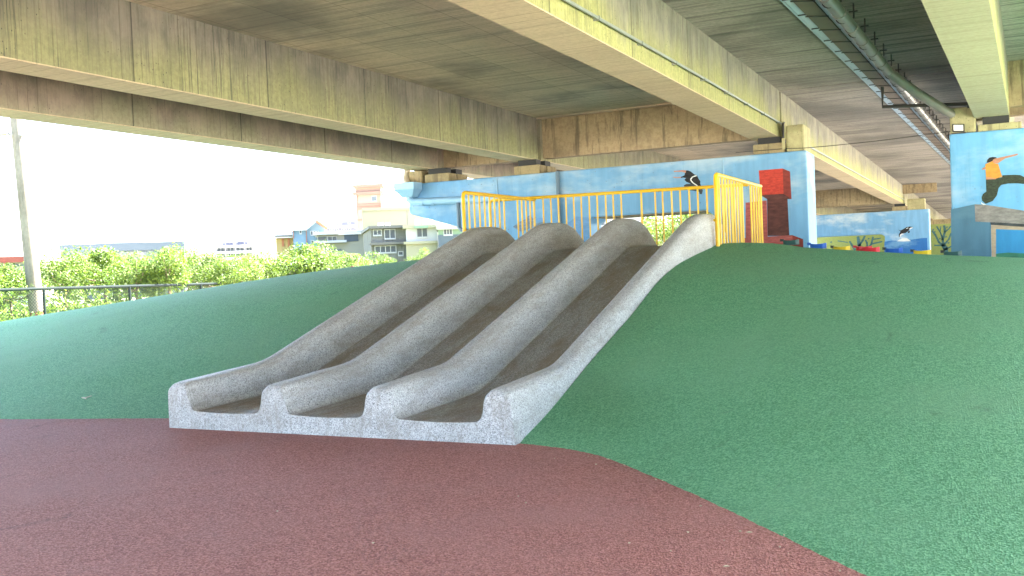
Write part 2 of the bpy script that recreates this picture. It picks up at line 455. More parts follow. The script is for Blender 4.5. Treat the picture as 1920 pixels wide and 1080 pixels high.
m = Mat("leaves", 0.55, 0.3)
rp = m.n("ShaderNodeNewGeometry").outputs["Random Per Island"]
lc = m.mix(rp, (0.024, 0.058, 0.008), (0.105, 0.155, 0.016))
m.color(lc)
tr = m.n("ShaderNodeBsdfTranslucent"); m.l(m.mix(rp, (0.035, 0.085, 0.008), (0.13, 0.185, 0.02)), tr.inputs[0])
ms = m.n("ShaderNodeMixShader"); ms.inputs[0].default_value = 0.35
m.l(m.bsdf.outputs[0], ms.inputs[1]); m.l(tr.outputs[0], ms.inputs[2])
m.l(ms.outputs[0], m.nt.nodes["Material Output"].inputs[0])

# ------------------------------------------------------------------ ground and mound
def smooth_fn(pts, sigma, lo, hi, n=2400):
    xs = np.linspace(lo, hi, n); p = np.array(pts, float)
    ys = np.interp(xs, p[:, 0], p[:, 1])
    if sigma > 0:
        k = int(4 * sigma / (xs[1] - xs[0])) + 1
        g = np.exp(-0.5 * (np.arange(-k, k + 1) * (xs[1] - xs[0]) / sigma) ** 2); g /= g.sum()
        ys = np.convolve(np.pad(ys, k, mode='reflect', reflect_type='odd'), g, mode='valid')
    return lambda q: np.interp(q, xs, ys)

CREST = smooth_fn([(-27, 0), (-22, .30), (-19.4, .62), (-16.8, .97), (-14.6, 1.19), (-12.8, 1.37), (-10.7, 1.55), (-8.6, 1.66),
                   (-7.2, 1.69), (-3.6, 1.69), (-2.86, 1.63), (-1.7, 1.50), (-.6, 1.39), (.5, 1.31), (2, 1.15), (3.5, .75), (5.5, .25), (7, .0), (20, 0)], 0.35, -27, 20)
BASE = smooth_fn([(-27, 9.5), (-20, 7.6), (-12, 6.95), (-9.9, 7.1), (-7.9, 7.6), (-7.3, 7.7), (-5, 7.4), (-3.6, 7.21), (-3.05, 7.09), (-2.65, 6.87),
                  (-1.67, 5.88), (-1.03, 5.16), (-.57, 4.63), (.2, 3.9), (1.5, 3.0), (4, 3.2), (7, 5.0), (20, 5.0)], 0.16, -27, 20)
SHAPE = smooth_fn([(0, 0), (.1, .10), (.176, .205), (.243, .298), (.353, .433), (.44, .54), (.515, .654), (.588, .75), (.69, .845), (.82, .915), (1, 1)], 0.03, 0, 1)
BACK = smooth_fn([(14.3, 1), (15.2, 1.0), (16.6, .97), (17.3, .93), (18.2, .6), (19.2, .12), (19.8, 0)], 0.15, 14.3, 19.8)
YC, YE = 14.3, 19.75
def mound_z(x, y):
    x = np.asarray(x, float); y = np.asarray(y, float)
    yb = BASE(x); h = CREST(x)
    u = np.clip((y - yb) / (YC - yb), 0, 1)
    z = np.where(y < YC, h * SHAPE(u), h * BACK(y))
    plat = np.clip(1 - np.maximum(np.maximum(-7.7 - x, x + 3.3), 0) / 0.8, 0, 1)      # level landing behind the slide
    land = 1.69 * np.where(y < 17.3, 1.0, np.where(y < YE, BACK(y) / 0.93, 0))
    w = plat * np.clip((y - 14.0) / 0.5, 0, 1)
    return z * (1 - w) + np.maximum(land, 0) * w
def mound_grid(mb, xs, y_from=None):
    ny = 70
    rows = []
    for x in xs:
        y0 = float(BASE(x)) - 0.03 + 0.010 * math.sin(x * 31.0) * math.sin(x * 12.7 + 1) + 0.006 * math.sin(x * 83.0) if y_from is None else y_from
        t = np.linspace(0, 1, ny)
        ys = y0 + (YE - y0) * t
        zs = mound_z(np.full(ny, x), ys)
        zs[-1] = -0.02
        if y_from is None: zs[0] = -0.02
        rows.append([(x, a, b) for a, b in zip(ys, zs)])
    vs = [p for r in rows for p in r]; fs = []
    for i in range(len(xs) - 1):
        for j in range(ny - 1):
            fs.append((i * ny + j, (i + 1) * ny + j, (i + 1) * ny + j + 1, i * ny + j + 1))
    mb.add(vs, fs)

g = MB(); g.add([(-1500, -1500, -0.06), (1500, -1500, -0.06), (1500, 1500, -0.06), (-1500, 1500, -0.06)], [(0, 1, 2, 3)])
tag(g.build("ground", "outside_ground"), kind="structure")
g = MB(); g.add([(-60, 8, -0.055), (-25.6, 8, -0.055), (-25.6, 62, -0.055), (-60, 62, -0.055)], [(0, 1, 2, 3)])
tag(g.build("lawn", "lawn_green"), "grass under the trees beyond the fence", kind="structure")
g = MB(); g.add([(-16, -17, 0), (3.2, -17, 0), (3.2, 19.8, 0), (-16, 19.8, 0)], [(0, 1, 2, 3)])
tag(g.build("play_surface", "rubber_red"), "red rubber playground surface in front of the slide", kind="structure")
g = MB()
mound_grid(g, np.concatenate([np.linspace(-27, -13, 40), np.linspace(-12.8, -7.37, 46)]))
mound_grid(g, np.concatenate([np.linspace(-3.53, 1.0, 150), np.linspace(1.1, 3, 16), np.linspace(3.2, 7, 24)]))
mound_grid(g, np.linspace(-7.37, -3.53, 20), 14.84)
tag(g.build("mound", "rubber_green", smooth=50), "green rubber mound either side of the slide", kind="structure")

# ------------------------------------------------------------------ triple slide
TOP = smooth_fn([(6.6, .445), (7.14, .455), (8.45, .52), (8.6, .55), (13.2, 2.0), (13.45, 2.075), (13.8, 2.13),
                 (14.3, 2.14), (14.6, 2.14), (16, 2.14)], 0.085, 6.6, 16)
FLOOR = smooth_fn([(6.6, .17), (7.14, .178), (8.5, .215), (8.8, .27), (13.4, 1.69), (13.8, 1.70), (16, 1.70)], 0.09, 6.6, 16)
SY = [7.14, 7.15, 7.17, 7.20, 7.25, 7.32, 7.42] + list(np.linspace(7.6, 14.3, 60)) + [14.42, 14.52, 14.6, 14.68, 14.75, 14.81, 14.86, 14.89, 14.90]
def top_at(y):
    t = float(TOP(y))
    if y < 7.25:
        q = (7.25 - y) / 0.11; t -= 0.05 * (1 - math.sqrt(max(0, 1 - q * q)))
    if y > 14.3:
        q = min(1, (y - 14.3) / 0.60); t = float(FLOOR(y)) + (t - float(FLOOR(y))) * math.sqrt(max(0.0, 1 - q ** 2.6)) * 0.97 + 0.012
    return t
WL = [-7.39, -6.19, -5.0, -3.8]
def wall_section(i, y):
    L = WL[i]; T = top_at(y); F = float(FLOOR(y)); h = T - F
    pts = []
    if i == 0:
        pts += [(L - .0, -0.08), (L, F * 0.5), (L, F + h * .3), (L + .004, F + h * .72)]
    else:
        pts += [(L - .09, F), (L - .055, F + h * .05), (L - .03, F + h * .16), (L - .012, F + h * .38), (L + .0, F + h * .72)]
    if i == 3:
        pts += [(L + .012, F + h * .86), (L + .04, F + h * .955), (L + .08, T), (L + .13, T), (L + .17, T - h * .015), (L + .205, F + h * .93), (L + .236, F + h * .82)]
        pts += [(L + .252, F + h * .68), (L + .266, F + h * .3), (L + .277, F * 0.5), (L + .285, -0.08)]
    else:
        q = min(1.0, max(0.0, (y - 7.2) / 0.9)); q = q * q * (3 - 2 * q)
        fa = [(.012, .86), (.04, .955), (.08, 1), (.14, 1), (.195, .994), (.222, .97), (.238, .91), (.248, .82), (.262, .66), (.288, .36), (.308, .14), (.324, .045), (.345, .008), (.37, 0)]
        fb = [(.012, .86), (.03, .955), (.055, 1), (.095, 1), (.14, .98), (.185, .925), (.228, .83), (.265, .70), (.296, .54), (.318, .36), (.333, .18), (.343, .07), (.354, .012), (.37, 0)]
        pts += [(L + a[0] + (b_[0] - a[0]) * q, F + h * (a[1] + (b_[1] - a[1]) * q)) for a, b_ in zip(fa, fb)]
    return pts
slide = thing("triple_slide", "wide grey terrazzo slide with three side by side lanes set into the green mound", "slide", (-5.45, 7.14, 0))
for i in range(4):
    secs = [wall_section(i, y) for y in SY]
    n = len(secs[0]); mb = MB()
    vs = [(x, y, z) for s, y in zip(secs, SY) for x, z in s]; fs = []
    for a in range(len(SY) - 1):
        for b in range(n - 1):
            fs.append((a * n + b, (a + 1) * n + b, (a + 1) * n + b + 1, a * n + b + 1))
    mb.add(vs, fs)
    front = [(x, 7.14, z) for x, z in secs[0]]
    if i > 0: front = [(secs[0][0][0], 7.14, -0.08)] + front
    if i < 3: front = front + [(secs[0][-1][0], 7.14, -0.08)]
    mb.poly(front)
    back = [(x, 14.90, z) for x, z in secs[-1]]
    if i > 0: back = [(back[0][0], 14.90, 1.2)] + back
    if i < 3: back = back + [(back[-1][0], 14.90, 1.2)]
    mb.poly(back)
    mb.build("side_wall", "terrazzo", slide, smooth=55)
for i in range(3):
    x0, x1 = WL[i] + .37, WL[i + 1] - .09
    mb = MB(); vs = []; fs = []
    nx = 6
    for y in SY:
        for k in range(nx):
            x = x0 + (x1 - x0) * k / (nx - 1)
            dz = -0.012 * math.sin(math.pi * k / (nx - 1))
            vs.append((x, y, float(FLOOR(y)) + dz))
    for a in range(len(SY) - 1):
        for k in range(nx - 1):
            fs.append((a * nx + k, a * nx + k + 1, (a + 1) * nx + k + 1, (a + 1) * nx + k))
    mb.add(vs, fs)
    mb.build("lane", "terrazzo_worn_shade", slide, smooth=60)
    fb = MB(); fb.poly([(x0 + (x1 - x0) * k / (nx - 1), 7.14, .178 - 0.012 * math.sin(math.pi * k / (nx - 1))) for k in range(nx)][::-1] + [(x0, 7.14, -0.08), (x1, 7.14, -0.08)])
    fb.build("lane_lip", "terrazzo", slide)

# ------------------------------------------------------------------ viaduct
Z_SOF, Z_DECK, Y_P1, Y_P2, Y_P3 = 3.88, 4.85, 20.0, 55.0, 92.0
P_TOP, P_TH = 3.55, 1.05
def gx(y): return -1.72 + 0.041 * (y - 20)
def span(label, girders, deck, y0, y1, shear, group, diaph, deckmat, parapet=None):
    yr = 20.0
    root = thing("viaduct_span", label, "bridge", ((deck[0] + deck[1]) / 2, y0, Z_SOF), group)
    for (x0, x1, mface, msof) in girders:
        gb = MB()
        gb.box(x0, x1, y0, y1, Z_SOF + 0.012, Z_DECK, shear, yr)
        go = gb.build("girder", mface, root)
        sb = MB()
        sb.box(x0 + 0.004, x1 - 0.004, y0 + 0.004, y1 - 0.004, Z_SOF, Z_SOF + 0.012, shear, yr)
        sb.build("girder_underside", msof, go)
    for (x0, x1, mt) in deckmat:
        db = MB(); db.box(x0, x1, y0 - 0.05, y1 + 0.05, Z_DECK, Z_DECK + 0.32, shear, yr)
        if x1 == -1.95:                                                  # edge follows the skewed gap between the decks
            db.v = [(x if x != x1 else gx(y) - 0.12, y, z) for x, y, z in db.v]
        db.build("deck_slab", mt, root)
    for (x0, x1, ya, yb, z0) in diaph:
        b = MB(); b.box(x0, x1, ya, yb, z0, Z_DECK - 0.002, shear, yr); b.build("diaphragm", "diaphragm_concrete", root)
    for (x0, x1) in (parapet or []):
        b = MB(); b.box(x0, x1, y0, y1, Z_DECK + 0.32, Z_DECK + 2.2, shear, yr); b.build("parapet", "deck_top", root)  # out of view; raised tall so its shadow covers the left mound
    return root
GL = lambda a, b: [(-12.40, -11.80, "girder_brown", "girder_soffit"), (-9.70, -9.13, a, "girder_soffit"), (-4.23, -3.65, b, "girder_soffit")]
DL = [(-15.6, -9.4, "soffit_tan"), (-9.4, -4.0, "soffit_tan"), (-4.0, -1.95, "soffit_grey")]  # left overhang widened out of view to keep light off the mound
span("near left viaduct span of greenish board-marked concrete girders over the slide", GL("girder_moss_bounce", "girder_bright"), (-13.3, -1.95), -6.5, 20.32, 0,
     None, [], DL, [(-15.6, -15.35)])
DZ = Z_SOF + 0.06
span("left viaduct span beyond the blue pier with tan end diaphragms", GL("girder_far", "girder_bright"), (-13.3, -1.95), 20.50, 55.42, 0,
     None, [(-11.80, -9.70, 20.62, 20.9, DZ), (-9.13, -4.23, 20.62, 20.9, DZ), (-9.13, -4.23, 54.7, 55.0, DZ), (-4.23 + 0.58, -2.0, 54.75, 55.0, Z_SOF + 0.5)], DL, [(-15.6, -15.35)])
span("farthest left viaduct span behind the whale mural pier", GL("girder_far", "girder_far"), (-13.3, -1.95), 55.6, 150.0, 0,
     None, [(-9.13, -4.23, 55.7, 56.0, DZ), (-9.13, -4.23, 91.2, 91.6, DZ)], DL)
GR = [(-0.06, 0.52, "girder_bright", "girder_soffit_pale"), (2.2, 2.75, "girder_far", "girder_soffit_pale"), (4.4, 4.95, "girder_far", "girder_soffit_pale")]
DR = [(-1.57, -0.02, "soffit_grey"), (-0.02, 5.4, "soffit_grey")]
span("near right viaduct span with pale girder above the jumping man mural", GR, (-1.42, 5.4), -6.5, 20.32, 0.041, None,
     [(0.52, 2.2, 20.0, 20.25, Z_SOF + 0.15)], DR, [(5.2, 5.4)])
span("right viaduct span running on behind the jumping man mural pier", GR, (-1.42, 5.4), 20.50, 150.0, 0.041, None, [(0.52, 2.2, 20.7, 20.95, DZ)], DR, [(5.2, 5.4)])

# gutter and drain pipe under the gap between the two decks
def gx(y): return -1.72 + 0.041 * (y - 20)
gut = thing("drain_gutter", "long hung metal gutter under the gap between the two decks", "gutter", (gx(20), 20, Z_DECK))
for k, (dx0, dx1, z0, z1, mt, nm) in enumerate([(-.27, -.235, -.05, .0, "gutter_steel", "flashing"), (-.215, -.10, -.07, -.03, "gutter_steel", "side_plate"),
                                               (-.10, .13, -.10, -.06, "gutter_rust", "trough"), (.13, .19, -.075, -.03, "gutter_steel", "side_plate")]):
    b = MB(); b.box(gx(20) + dx0, gx(20) + dx1, 4, 110, Z_DECK + z0, Z_DECK + z1, 0.041, 20); b.build(nm, mt, gut)
for k in range(44):
    y = 8.2 + k * 0.95
    b = MB(); b.obox((gx(y) + .02, y, Z_DECK - .108), (0.14, 0.08, 0), (-0.006, 0.012, 0), (0, 0, .006))
    b.obox((gx(y) - .165, y - .08, Z_DECK - .078), (0.06, 0, 0), (0, .010, 0), (0, 0, .006))
    b.build("strap", "dark_steel", gut)
pipe = thing("drain_pipe", "fat grey drain pipe hung beside the gutter under the deck", "pipe", (gx(20) + .38, 20, Z_DECK - .2))
b = MB(); b.tube([(gx(2) + .36, 2, Z_DECK - .17), (gx(110) + .36, 110, Z_DECK - .17)], 0.085, 14); b.build("main_pipe", "pipe_grey", pipe, smooth=40)
for k in range(40):
    y = 6.6 + k * 1.0
    b = MB(); b.tube([(gx(y) + .36, y - .045, Z_DECK - .17), (gx(y) + .36, y + .045, Z_DECK - .17)], 0.094, 14); b.build("coupling", "pipe_grey", pipe, smooth=40)
    b = MB(); b.tube([(gx(y) + .36, y + .3, Z_DECK - .17), (gx(y) + .36, y + .318, Z_DECK - .17)], 0.089, 14)
    b.box(gx(y) + .45, gx(y) + .56, y + .295, y + .32, Z_DECK - .12, Z_DECK - .10); b.box(gx(y) + .50, gx(y) + .52, y + .295, y + .32, Z_DECK - .2, Z_DECK)
    b.build("hanger", "dark_steel", pipe)
b = MB(); b.tube([(gx(18.6) + .36, 18.6, Z_DECK - .17), (-1.05, 19.3, 4.40), (-0.38, 20.15, 3.95)], 0.088, 12); b.build("branch_pipe", "pipe_grey", pipe, smooth=40)
b = MB(); b.tube([(-1.63, 19.9, 4.62), (-1.635, 19.9, 4.24), (-0.16, 19.9, 4.135), (-0.14, 19.9, 4.06)], 0.035, 6)
tag(b.build("steel_bracket", "dark_steel"), "dark L-shaped steel bar reaching out below the deck gutter", "bracket")
# conduit along the girder
cd = thing("conduit", "thin grey conduit along the yellow-green girder face down to its block", "conduit", (-3.6, 20.4, 3.7))
b = MB(); b.tube([(-3.60, -8, 4.06), (-3.60, 8.8, 4.075), (-3.60, 14, 4.12), (-3.60, 20.28, 4.15)], 0.019, 8); b.build("conduit_run", "conduit_grey", cd, smooth=40)
b = MB(); b.tube([(-3.56, 20.25, 4.17), (-3.53, 19.985, 4.12), (-3.53, 19.975, 3.80)], 0.022, 8); b.build("drop", "dark_steel", cd, smooth=40)
b = MB(); b.box(-3.56, -3.50, 19.93, 19.99, 3.60, 3.82); b.build("junction_box", "block_concrete", cd)
for k in range(14):
    b = MB(); y = 1.0 + k * 1.45; b.box(-3.652, -3.575, y, y + .02, 4.075 + (y - 8.8) * .006 - .024, 4.075 + (y - 8.8) * .006 + .024); b.build("clip", "conduit_grey", cd)
b = MB(); b.tube([(-3.60, 20.9, 4.0), (-3.60, 54.8, 4.08)], 0.022, 6)
tag(b.build("conduit", "conduit_grey"), "conduit on the girder of the span past the red box mural", "conduit")
b = MB(); pts = []
for k in range(13):
    t = k / 12; p = Vector((-4.5, 19.97, 3.62)).lerp(Vector((-0.47, 19.97, 3.66)), t); p.z -= 0.05 * math.sin(math.pi * t) * (1 if t > .25 else .5); pts.append(p)
b.tube(pts, 0.007, 5)
tag(b.build("cable", "dark_steel"), "thin cable strung from the red box pier to the floodlight pier", "cable")

# ------------------------------------------------------------------ piers with murals
def paint_poly(name, pts, y, mat, parent, k=0):
    b = MB()
    v = [on_y(px, py, y) for px, py in pts]
    vs = [(p.x, y - 0.003 - 0.0012 * k, p.z) for p in v]
    b.poly(vs)
    o = b.build(name, mat, parent, fix=False)
    return o
def zoomed(pts, s, ox, oy): return [(ox + a / s, oy + c / s) for a, c in pts]

p1 = thing("bridge_pier", "blue painted hammerhead pier with leaping figure and red box mural behind the slide", "pier", (-7.8, 20, 0))
outline = [(-12.52, 3.55), (-3.1, 3.55), (-3.1, -0.1), (-5.02, -0.1), (-5.02, 2.36), (-5.16, 2.47), (-7.72, 2.47), (-7.9, 2.34), (-7.9, -0.1), (-9.93, -0.1), (-9.93, 2.10), (-12.46, 2.83)]
MB().prism_y(outline, 20.0, 21.05).build("body", "mural_blue", p1, bevel=0.03)
b = MB(); b.box(-7.70, -5.18, 20.02, 21.03, 2.455, 2.4695); b.build("beam_underside", "seat_concrete", p1)
# concrete blocks on the cap
for (x0, x1) in ((-12.02, -11.35), (-9.62, -8.98), (-4.16, -3.53)):
    b = MB(); b.box(x0, x1, 20.04, 20.42, P_TOP, P_TOP + 0.20); b.build("bearing_seat", "seat_concrete", p1, bevel=0.012)
    b = MB(); b.box(x0 + .1, x1 - .08, 20.06, 20.30, P_TOP + 0.20, Z_SOF - 0.002); b.build("bearing_pad", "bearing_rubber", p1)
    b = MB(); b.box(x0, x1, 20.5, 20.98, P_TOP, P_TOP + 0.20); b.build("bearing_seat", "seat_concrete", p1, bevel=0.012)
    b = MB(); b.box(x0 + .1, x1 - .08, 20.55, 20.85, P_TOP + 0.20, Z_SOF - 0.002); b.build("bearing_pad", "bearing_rubber", p1)
b = MB(); b.box(-3.49, -3.13, 20.005, 20.8, P_TOP, 4.075); b.build("shear_block", "block_concrete", p1, bevel=0.03)
b = MB(); b.box(-12.46, -12.1, 20.02, 20.5, P_TOP, 3.86); b.build("shear_block", "seat_concrete", p1, bevel=0.03)
# painted pieces
S = lambda pts: zoomed(pts, 6.0, 1320, 300)
paint_poly("painted_box", S([(617, 118), (885, 95), (895, 380), (635, 395)]), 20, "paint_red", p1)
paint_poly("painted_box_side", S([(885, 95), (968, 130), (985, 440), (895, 380)]), 20, "paint_dark_red", p1)
paint_poly("painted_box_underside", S([(635, 395), (895, 380), (985, 440), (710, 440)]), 20, "paint_brown_red", p1)
paint_poly("painted_column", S([(710, 440), (940, 440), (960, 852), (718, 854)]), 20, "paint_brown_red", p1, 1)
paint_poly("painted_box", S([(468, 480), (705, 455), (717, 870), (470, 880)]), 20, "paint_pink_red", p1)
paint_poly("painted_plinth", S([(420, 880), (995, 845), (1002, 1100), (420, 1100)]), 20, "paint_pink_red", p1, 2)
paint_poly("painted_plinth_side", S([(995, 845), (1115, 890), (1120, 1100), (1002, 1100)]), 20, "paint_dark_red", p1, 2)
S = lambda pts: zoomed(pts, 3.857, 1180, 220)
fig = paint_poly("painted_figure", S([(408, 384), (425, 384), (445, 392), (470, 412), (490, 420), (502, 446), (514, 462), (512, 478), (520, 500), (470, 497), (440, 478), (415, 468), (398, 452), (410, 440), (392, 436), (372, 438), (374, 430), (398, 420)]), 20, "paint_black", p1)
paint_poly("painted_legs", S([(395, 492), (412, 482), (440, 480), (480, 490), (522, 500), (532, 530), (524, 556), (510, 555), (505, 538), (470, 532), (430, 526), (400, 508)]), 20, "paint_charcoal", p1, 1)
paint_poly("painted_arm", S([(412, 384), (385, 382), (345, 386), (322, 388), (322, 396), (345, 394), (380, 394), (408, 402)]), 20, "paint_skin", p1, 1)
paint_poly("painted_arm", S([(374, 430), (345, 433), (318, 430), (318, 436), (345, 440), (373, 438)]), 20, "paint_skin", p1, 1)
paint_poly("painted_stripe", S([(440, 446), (452, 430), (475, 420), (488, 420), (488, 425), (460, 434), (448, 452), (462, 470), (495, 492), (492, 500), (455, 474), (443, 458)]), 20, "paint_white", p1, 2)
S = lambda pts: zoomed(pts, 7.68, 860, 320)
paint_poly("painted_rock", S([(780, 810), (870, 740), (960, 700), (1020, 640), (1080, 690), (1100, 760), (1240, 730), (1250, 790), (1100, 800), (900, 880)]), 20, "paint_grey_rock", p1)
paint_poly("painted_mountain", S([(1560, 760), (1620, 720), (1690, 660), (1850, 670), (1905, 700), (1905, 1100), (1700, 1100), (1700, 840)]), 20, "paint_mountain", p1)
paint_poly("painted_mountain", S([(1110, 690), (1180, 676), (1230, 690), (1240, 730), (1130, 735)]), 20, "paint_mountain", p1, 1)
# pier drain hopper and pipes
hp = thing("rain_hopper", "pale blue rainwater hopper and sloping pipe on the tip of the pier arm", "pipe", (-12.35, 19.85, 3.2))
b = MB()
vs = []
for (x0, x1, y0, y1, z) in ((-12.62, -12.06, 19.58, 19.985, 3.56), (-12.62, -12.06, 19.58, 19.985, 3.40), (-12.50, -12.2, 19.74, 19.985, 3.22)):
    vs += [(x0, y0, z), (x1, y0, z), (x1, y1, z), (x0, y1, z)]
b.add(vs, [(0, 1, 2, 3)] + [(k * 4 + i, k * 4 + (i + 1) % 4, k * 4 + 4 + (i + 1) % 4, k * 4 + 4 + i) for k in (0, 1) for i in range(4)] + [(8, 9, 10, 11)])
b.build("hopper", "pipe_blue", hp, bevel=0.01)
b = MB(); b.tube([(-12.36, 19.85, 3.24), (-12.36, 19.85, 3.16), (-12.25, 19.85, 3.10), (-10.95, 19.85, 3.06), (-9.97, 19.85, 3.03)], 0.082, 12); b.build("pipe_run", "pipe_blue", hp, smooth=40)
for x in (-12.0, -11.7, -11.05):
    b = MB(); b.tube([(x - .05, 19.85, 3.09 + (-12.25 - x) * .025), (x + .05, 19.85, 3.085 + (-12.25 - x) * .025)], 0.09, 12); b.build("coupling", "pipe_blue", hp, smooth=40)
b = MB(); b.tube([(-12.62, 20.3, 4.3), (-12.62, 20.2, 3.80), (-12.5, 19.95, 3.62), (-12.35, 19.8, 3.50)], 0.085, 10); b.build("inlet_pipe", "pipe_beige", hp, smooth=40)
b = MB(); b.tube([(-10.99, 19.80, 3.0), (-10.99, 19.80, 2.42), (-10.93, 19.80, 2.36), (-10.80, 19.80, 2.34)], 0.05, 10)
tag(b.build("downpipe", "pipe_blue_grey", smooth=40), "short grey downpipe hanging under the blue pier arm", "pipe")
b = MB(); b.tube([(-8.50, 19.95, 3.55), (-8.50, 19.95, 0.4)], 0.045, 10)
tag(b.build("downpipe", "pipe_blue_grey", smooth=40), "straight blue-grey downpipe on the middle of the blue pier", "pipe")
b = MB(); b.tube([(-4.77, 19.985, 3.53), (-4.77, 19.985, 0.4)], 0.014, 8)
tag(b.build("conduit", "pipe_blue", smooth=40), "pale thin vertical conduit on the pier above the yellow rail", "conduit")
b = MB(); b.tube([(-10.05, 19.985, 3.53), (-10.05, 19.985, 2.2)], 0.012, 8)
tag(b.build("conduit", "pipe_blue", smooth=40), "pale thin vertical conduit on the left arm of the blue pier", "conduit")

# right pier
p2 = thing("bridge_pier", "blue pier with mural of a man in orange shirt leaping from a ledge", "pier", (2.5, 20, 0))
MB().prism_y([(-0.487, 3.615), (5.6, 3.615), (5.6, -0.1), (-0.487, -0.1)], 20.0, 21.05).build("body", "mural_blue_clear", p2, bevel=0.025)
b = MB(); b.box(-0.472, -0.03, 20.02, 20.8, 3.615, 4.10); b.build("shear_block", "block_concrete", p2, bevel=0.03)
for x0 in (0.0, 2.2, 4.4):
    b = MB(); b.box(x0, x0 + .72, 20.04, 20.42, 3.615, 3.74); b.build("bearing_seat", "block_concrete", p2, bevel=0.012)
    b = MB(); b.box(x0 + .08, x0 + .52, 20.06, 20.30, 3.74, Z_SOF - .002); b.build("bearing_pad", "bearing_rubber", p2)
S = lambda pts: zoomed(pts, 4.0, 1760, 220)
paint_poly("painted_teal_wall", S([(92, 690), (270, 652), (275, 782), (390, 785), (395, 1200), (95, 1200)]), 20, "mural_teal_wall", p2)
paint_poly("painted_ledge", S([(270, 652), (345, 655), (640, 700), (1000, 740), (1000, 805), (640, 800), (275, 782)]), 20, "paint_ledge_grey", p2, 1)
paint_poly("painted_lintel", S([(385, 784), (640, 800), (1000, 805), (1000, 830), (640, 822), (392, 806)]), 20, "paint_charcoal", p2, 1)
paint_poly("painted_frame", S([(392, 806), (640, 822), (1000, 832), (1000, 860), (430, 838), (430, 1200), (400, 1200)]), 20, "paint_frame_tan", p2, 2)
paint_poly("painted_sea", S([(430, 838), (1000, 860), (1000, 1030), (430, 1020)]), 20, "mural_picture_sea", p2, 1)
paint_poly("painted_hill", S([(430, 1022), (520, 1014), (640, 1020), (1000, 1030), (1000, 1200), (430, 1200)]), 20, "paint_hill_green", p2, 2)
paint_poly("painted_trousers", S([(355, 462), (475, 450), (480, 434), (560, 431), (612, 433), (650, 452), (690, 480), (680, 510), (640, 500), (590, 495), (520, 497), (470, 507), (450, 530), (437, 585), (405, 628), (352, 649), (326, 625), (322, 600), (332, 575), (357, 556)]), 20, "paint_trousers", p2, 1)
paint_poly("painted_shirt", S([(350, 352), (378, 340), (405, 328), (418, 345), (447, 350), (460, 395), (476, 445), (432, 458), (355, 447)]), 20, "paint_orange", p2, 2)
paint_poly("painted_waist", S([(355, 447), (432, 458), (428, 464), (355, 466)]), 20, "paint_skin", p2, 2)
paint_poly("painted_arm", S([(405, 330), (432, 308), (500, 292), (560, 280), (590, 272), (597, 277), (580, 288), (500, 308), (445, 345), (416, 346)]), 20, "paint_skin", p2, 3)
paint_poly("painted_arm", S([(352, 370), (335, 380), (323, 386), (326, 393), (352, 390)]), 20, "paint_skin", p2, 3)
paint_poly("painted_hair", S([(362, 340), (365, 318), (380, 303), (405, 297), (432, 300), (436, 307), (412, 315), (404, 328), (380, 338)]), 20, "paint_black", p2, 3)
paint_poly("painted_face", S([(404, 326), (412, 314), (434, 306), (425, 325), (410, 332)]), 20, "paint_skin", p2, 4)
paint_poly("painted_shoe", S([(319, 634), (330, 645), (358, 654), (335, 657), (320, 648)]), 20, "paint_white", p2, 3)
fl = thing("floodlight", "square floodlight with pale lens on the block above the jumping man", "floodlight", (-0.32, 19.95, 3.70))
c = on_y(1797, 240, 19.93)
b = MB(); b.obox(c, (0.105, 0, -0.01), (0, 0.03, 0), (0.0, 0, 0.075)); b.build("housing", "dark_steel", fl, bevel=0.012)
b = MB(); b.obox(c + Vector((0, -0.032, 0)), (0.08, 0, -0.008), (0, 0.003, 0), (0.0, 0, 0.054)); b.build("lens", "lens_white", fl)
b = MB(); b.box(c.x - .12, c.x + .12, 19.945, 20.02, c.z - .10, c.z - .085); b.build("bracket", "dark_steel", fl)

# far pier with the leaping whale
p3 = thing("bridge_pier", "far pier painted with a black and white whale leaping from the sea", "pier", (-6, 55, 0))
MB().prism_y([(-12.0, 3.52), (-2.42, 3.52), (-2.42, -0.1), (-4.62, -0.1), (-4.62, 2.2), (-4.8, 2.32), (-8.6, 2.32), (-8.8, 2.2), (-8.8, -0.1), (-10.6, -0.1), (-10.6, 2.1), (-12, 2.8)], 55, 56.2).build("body", "mural_blue_cloudy", p3, bevel=0.03)
for (x0, x1) in ((-9.6, -9.0), (-4.2, -3.5)):
    b = MB(); b.box(x0, x1, 55.04, 55.45, 3.52, 3.74); b.build("bearing_seat", "seat_concrete", p3)
    b = MB(); b.box(x0 + .1, x1 - .08, 55.06, 55.3, 3.74, Z_SOF - .002); b.build("bearing_pad", "bearing_rubber", p3)
b = MB(); b.box(-3.45, -2.6, 55.02, 55.8, 3.52, 4.1); b.build("shear_block", "block_concrete", p3, bevel=0.03)
S = lambda pts: zoomed(pts, 7.11, 1530, 370)
paint_poly("painted_sea", S([(912, 590), (1010, 575), (1120, 580), (1300, 560), (1400, 545), (1482, 540), (1492, 900), (912, 900)]), 55, "mural_sea", p3)
paint_poly("painted_wave", S([(1080, 585), (1110, 565), (1150, 545), (1210, 545), (1250, 572), (1262, 582), (1160, 588)]), 55, "paint_white", p3, 2)
paint_poly("painted_whale", S([(1098, 433), (1130, 441), (1170, 420), (1205, 398), (1250, 388), (1285, 394), (1292, 404), (1255, 428), (1225, 452), (1195, 474), (1160, 482), (1132, 500), (1118, 532), (1104, 520), (1106, 490), (1122, 465), (1124, 450)]), 55, "paint_black", p3, 3)
paint_poly("painted_whale_belly", S([(1116, 512), (1124, 494), (1148, 482), (1180, 490), (1145, 500), (1130, 520), (1120, 532)]), 55, "paint_white", p3, 4)
paint_poly("painted_whale_patch", S([(1196, 420), (1226, 402), (1232, 408), (1212, 420)]), 55, "paint_white", p3, 4)
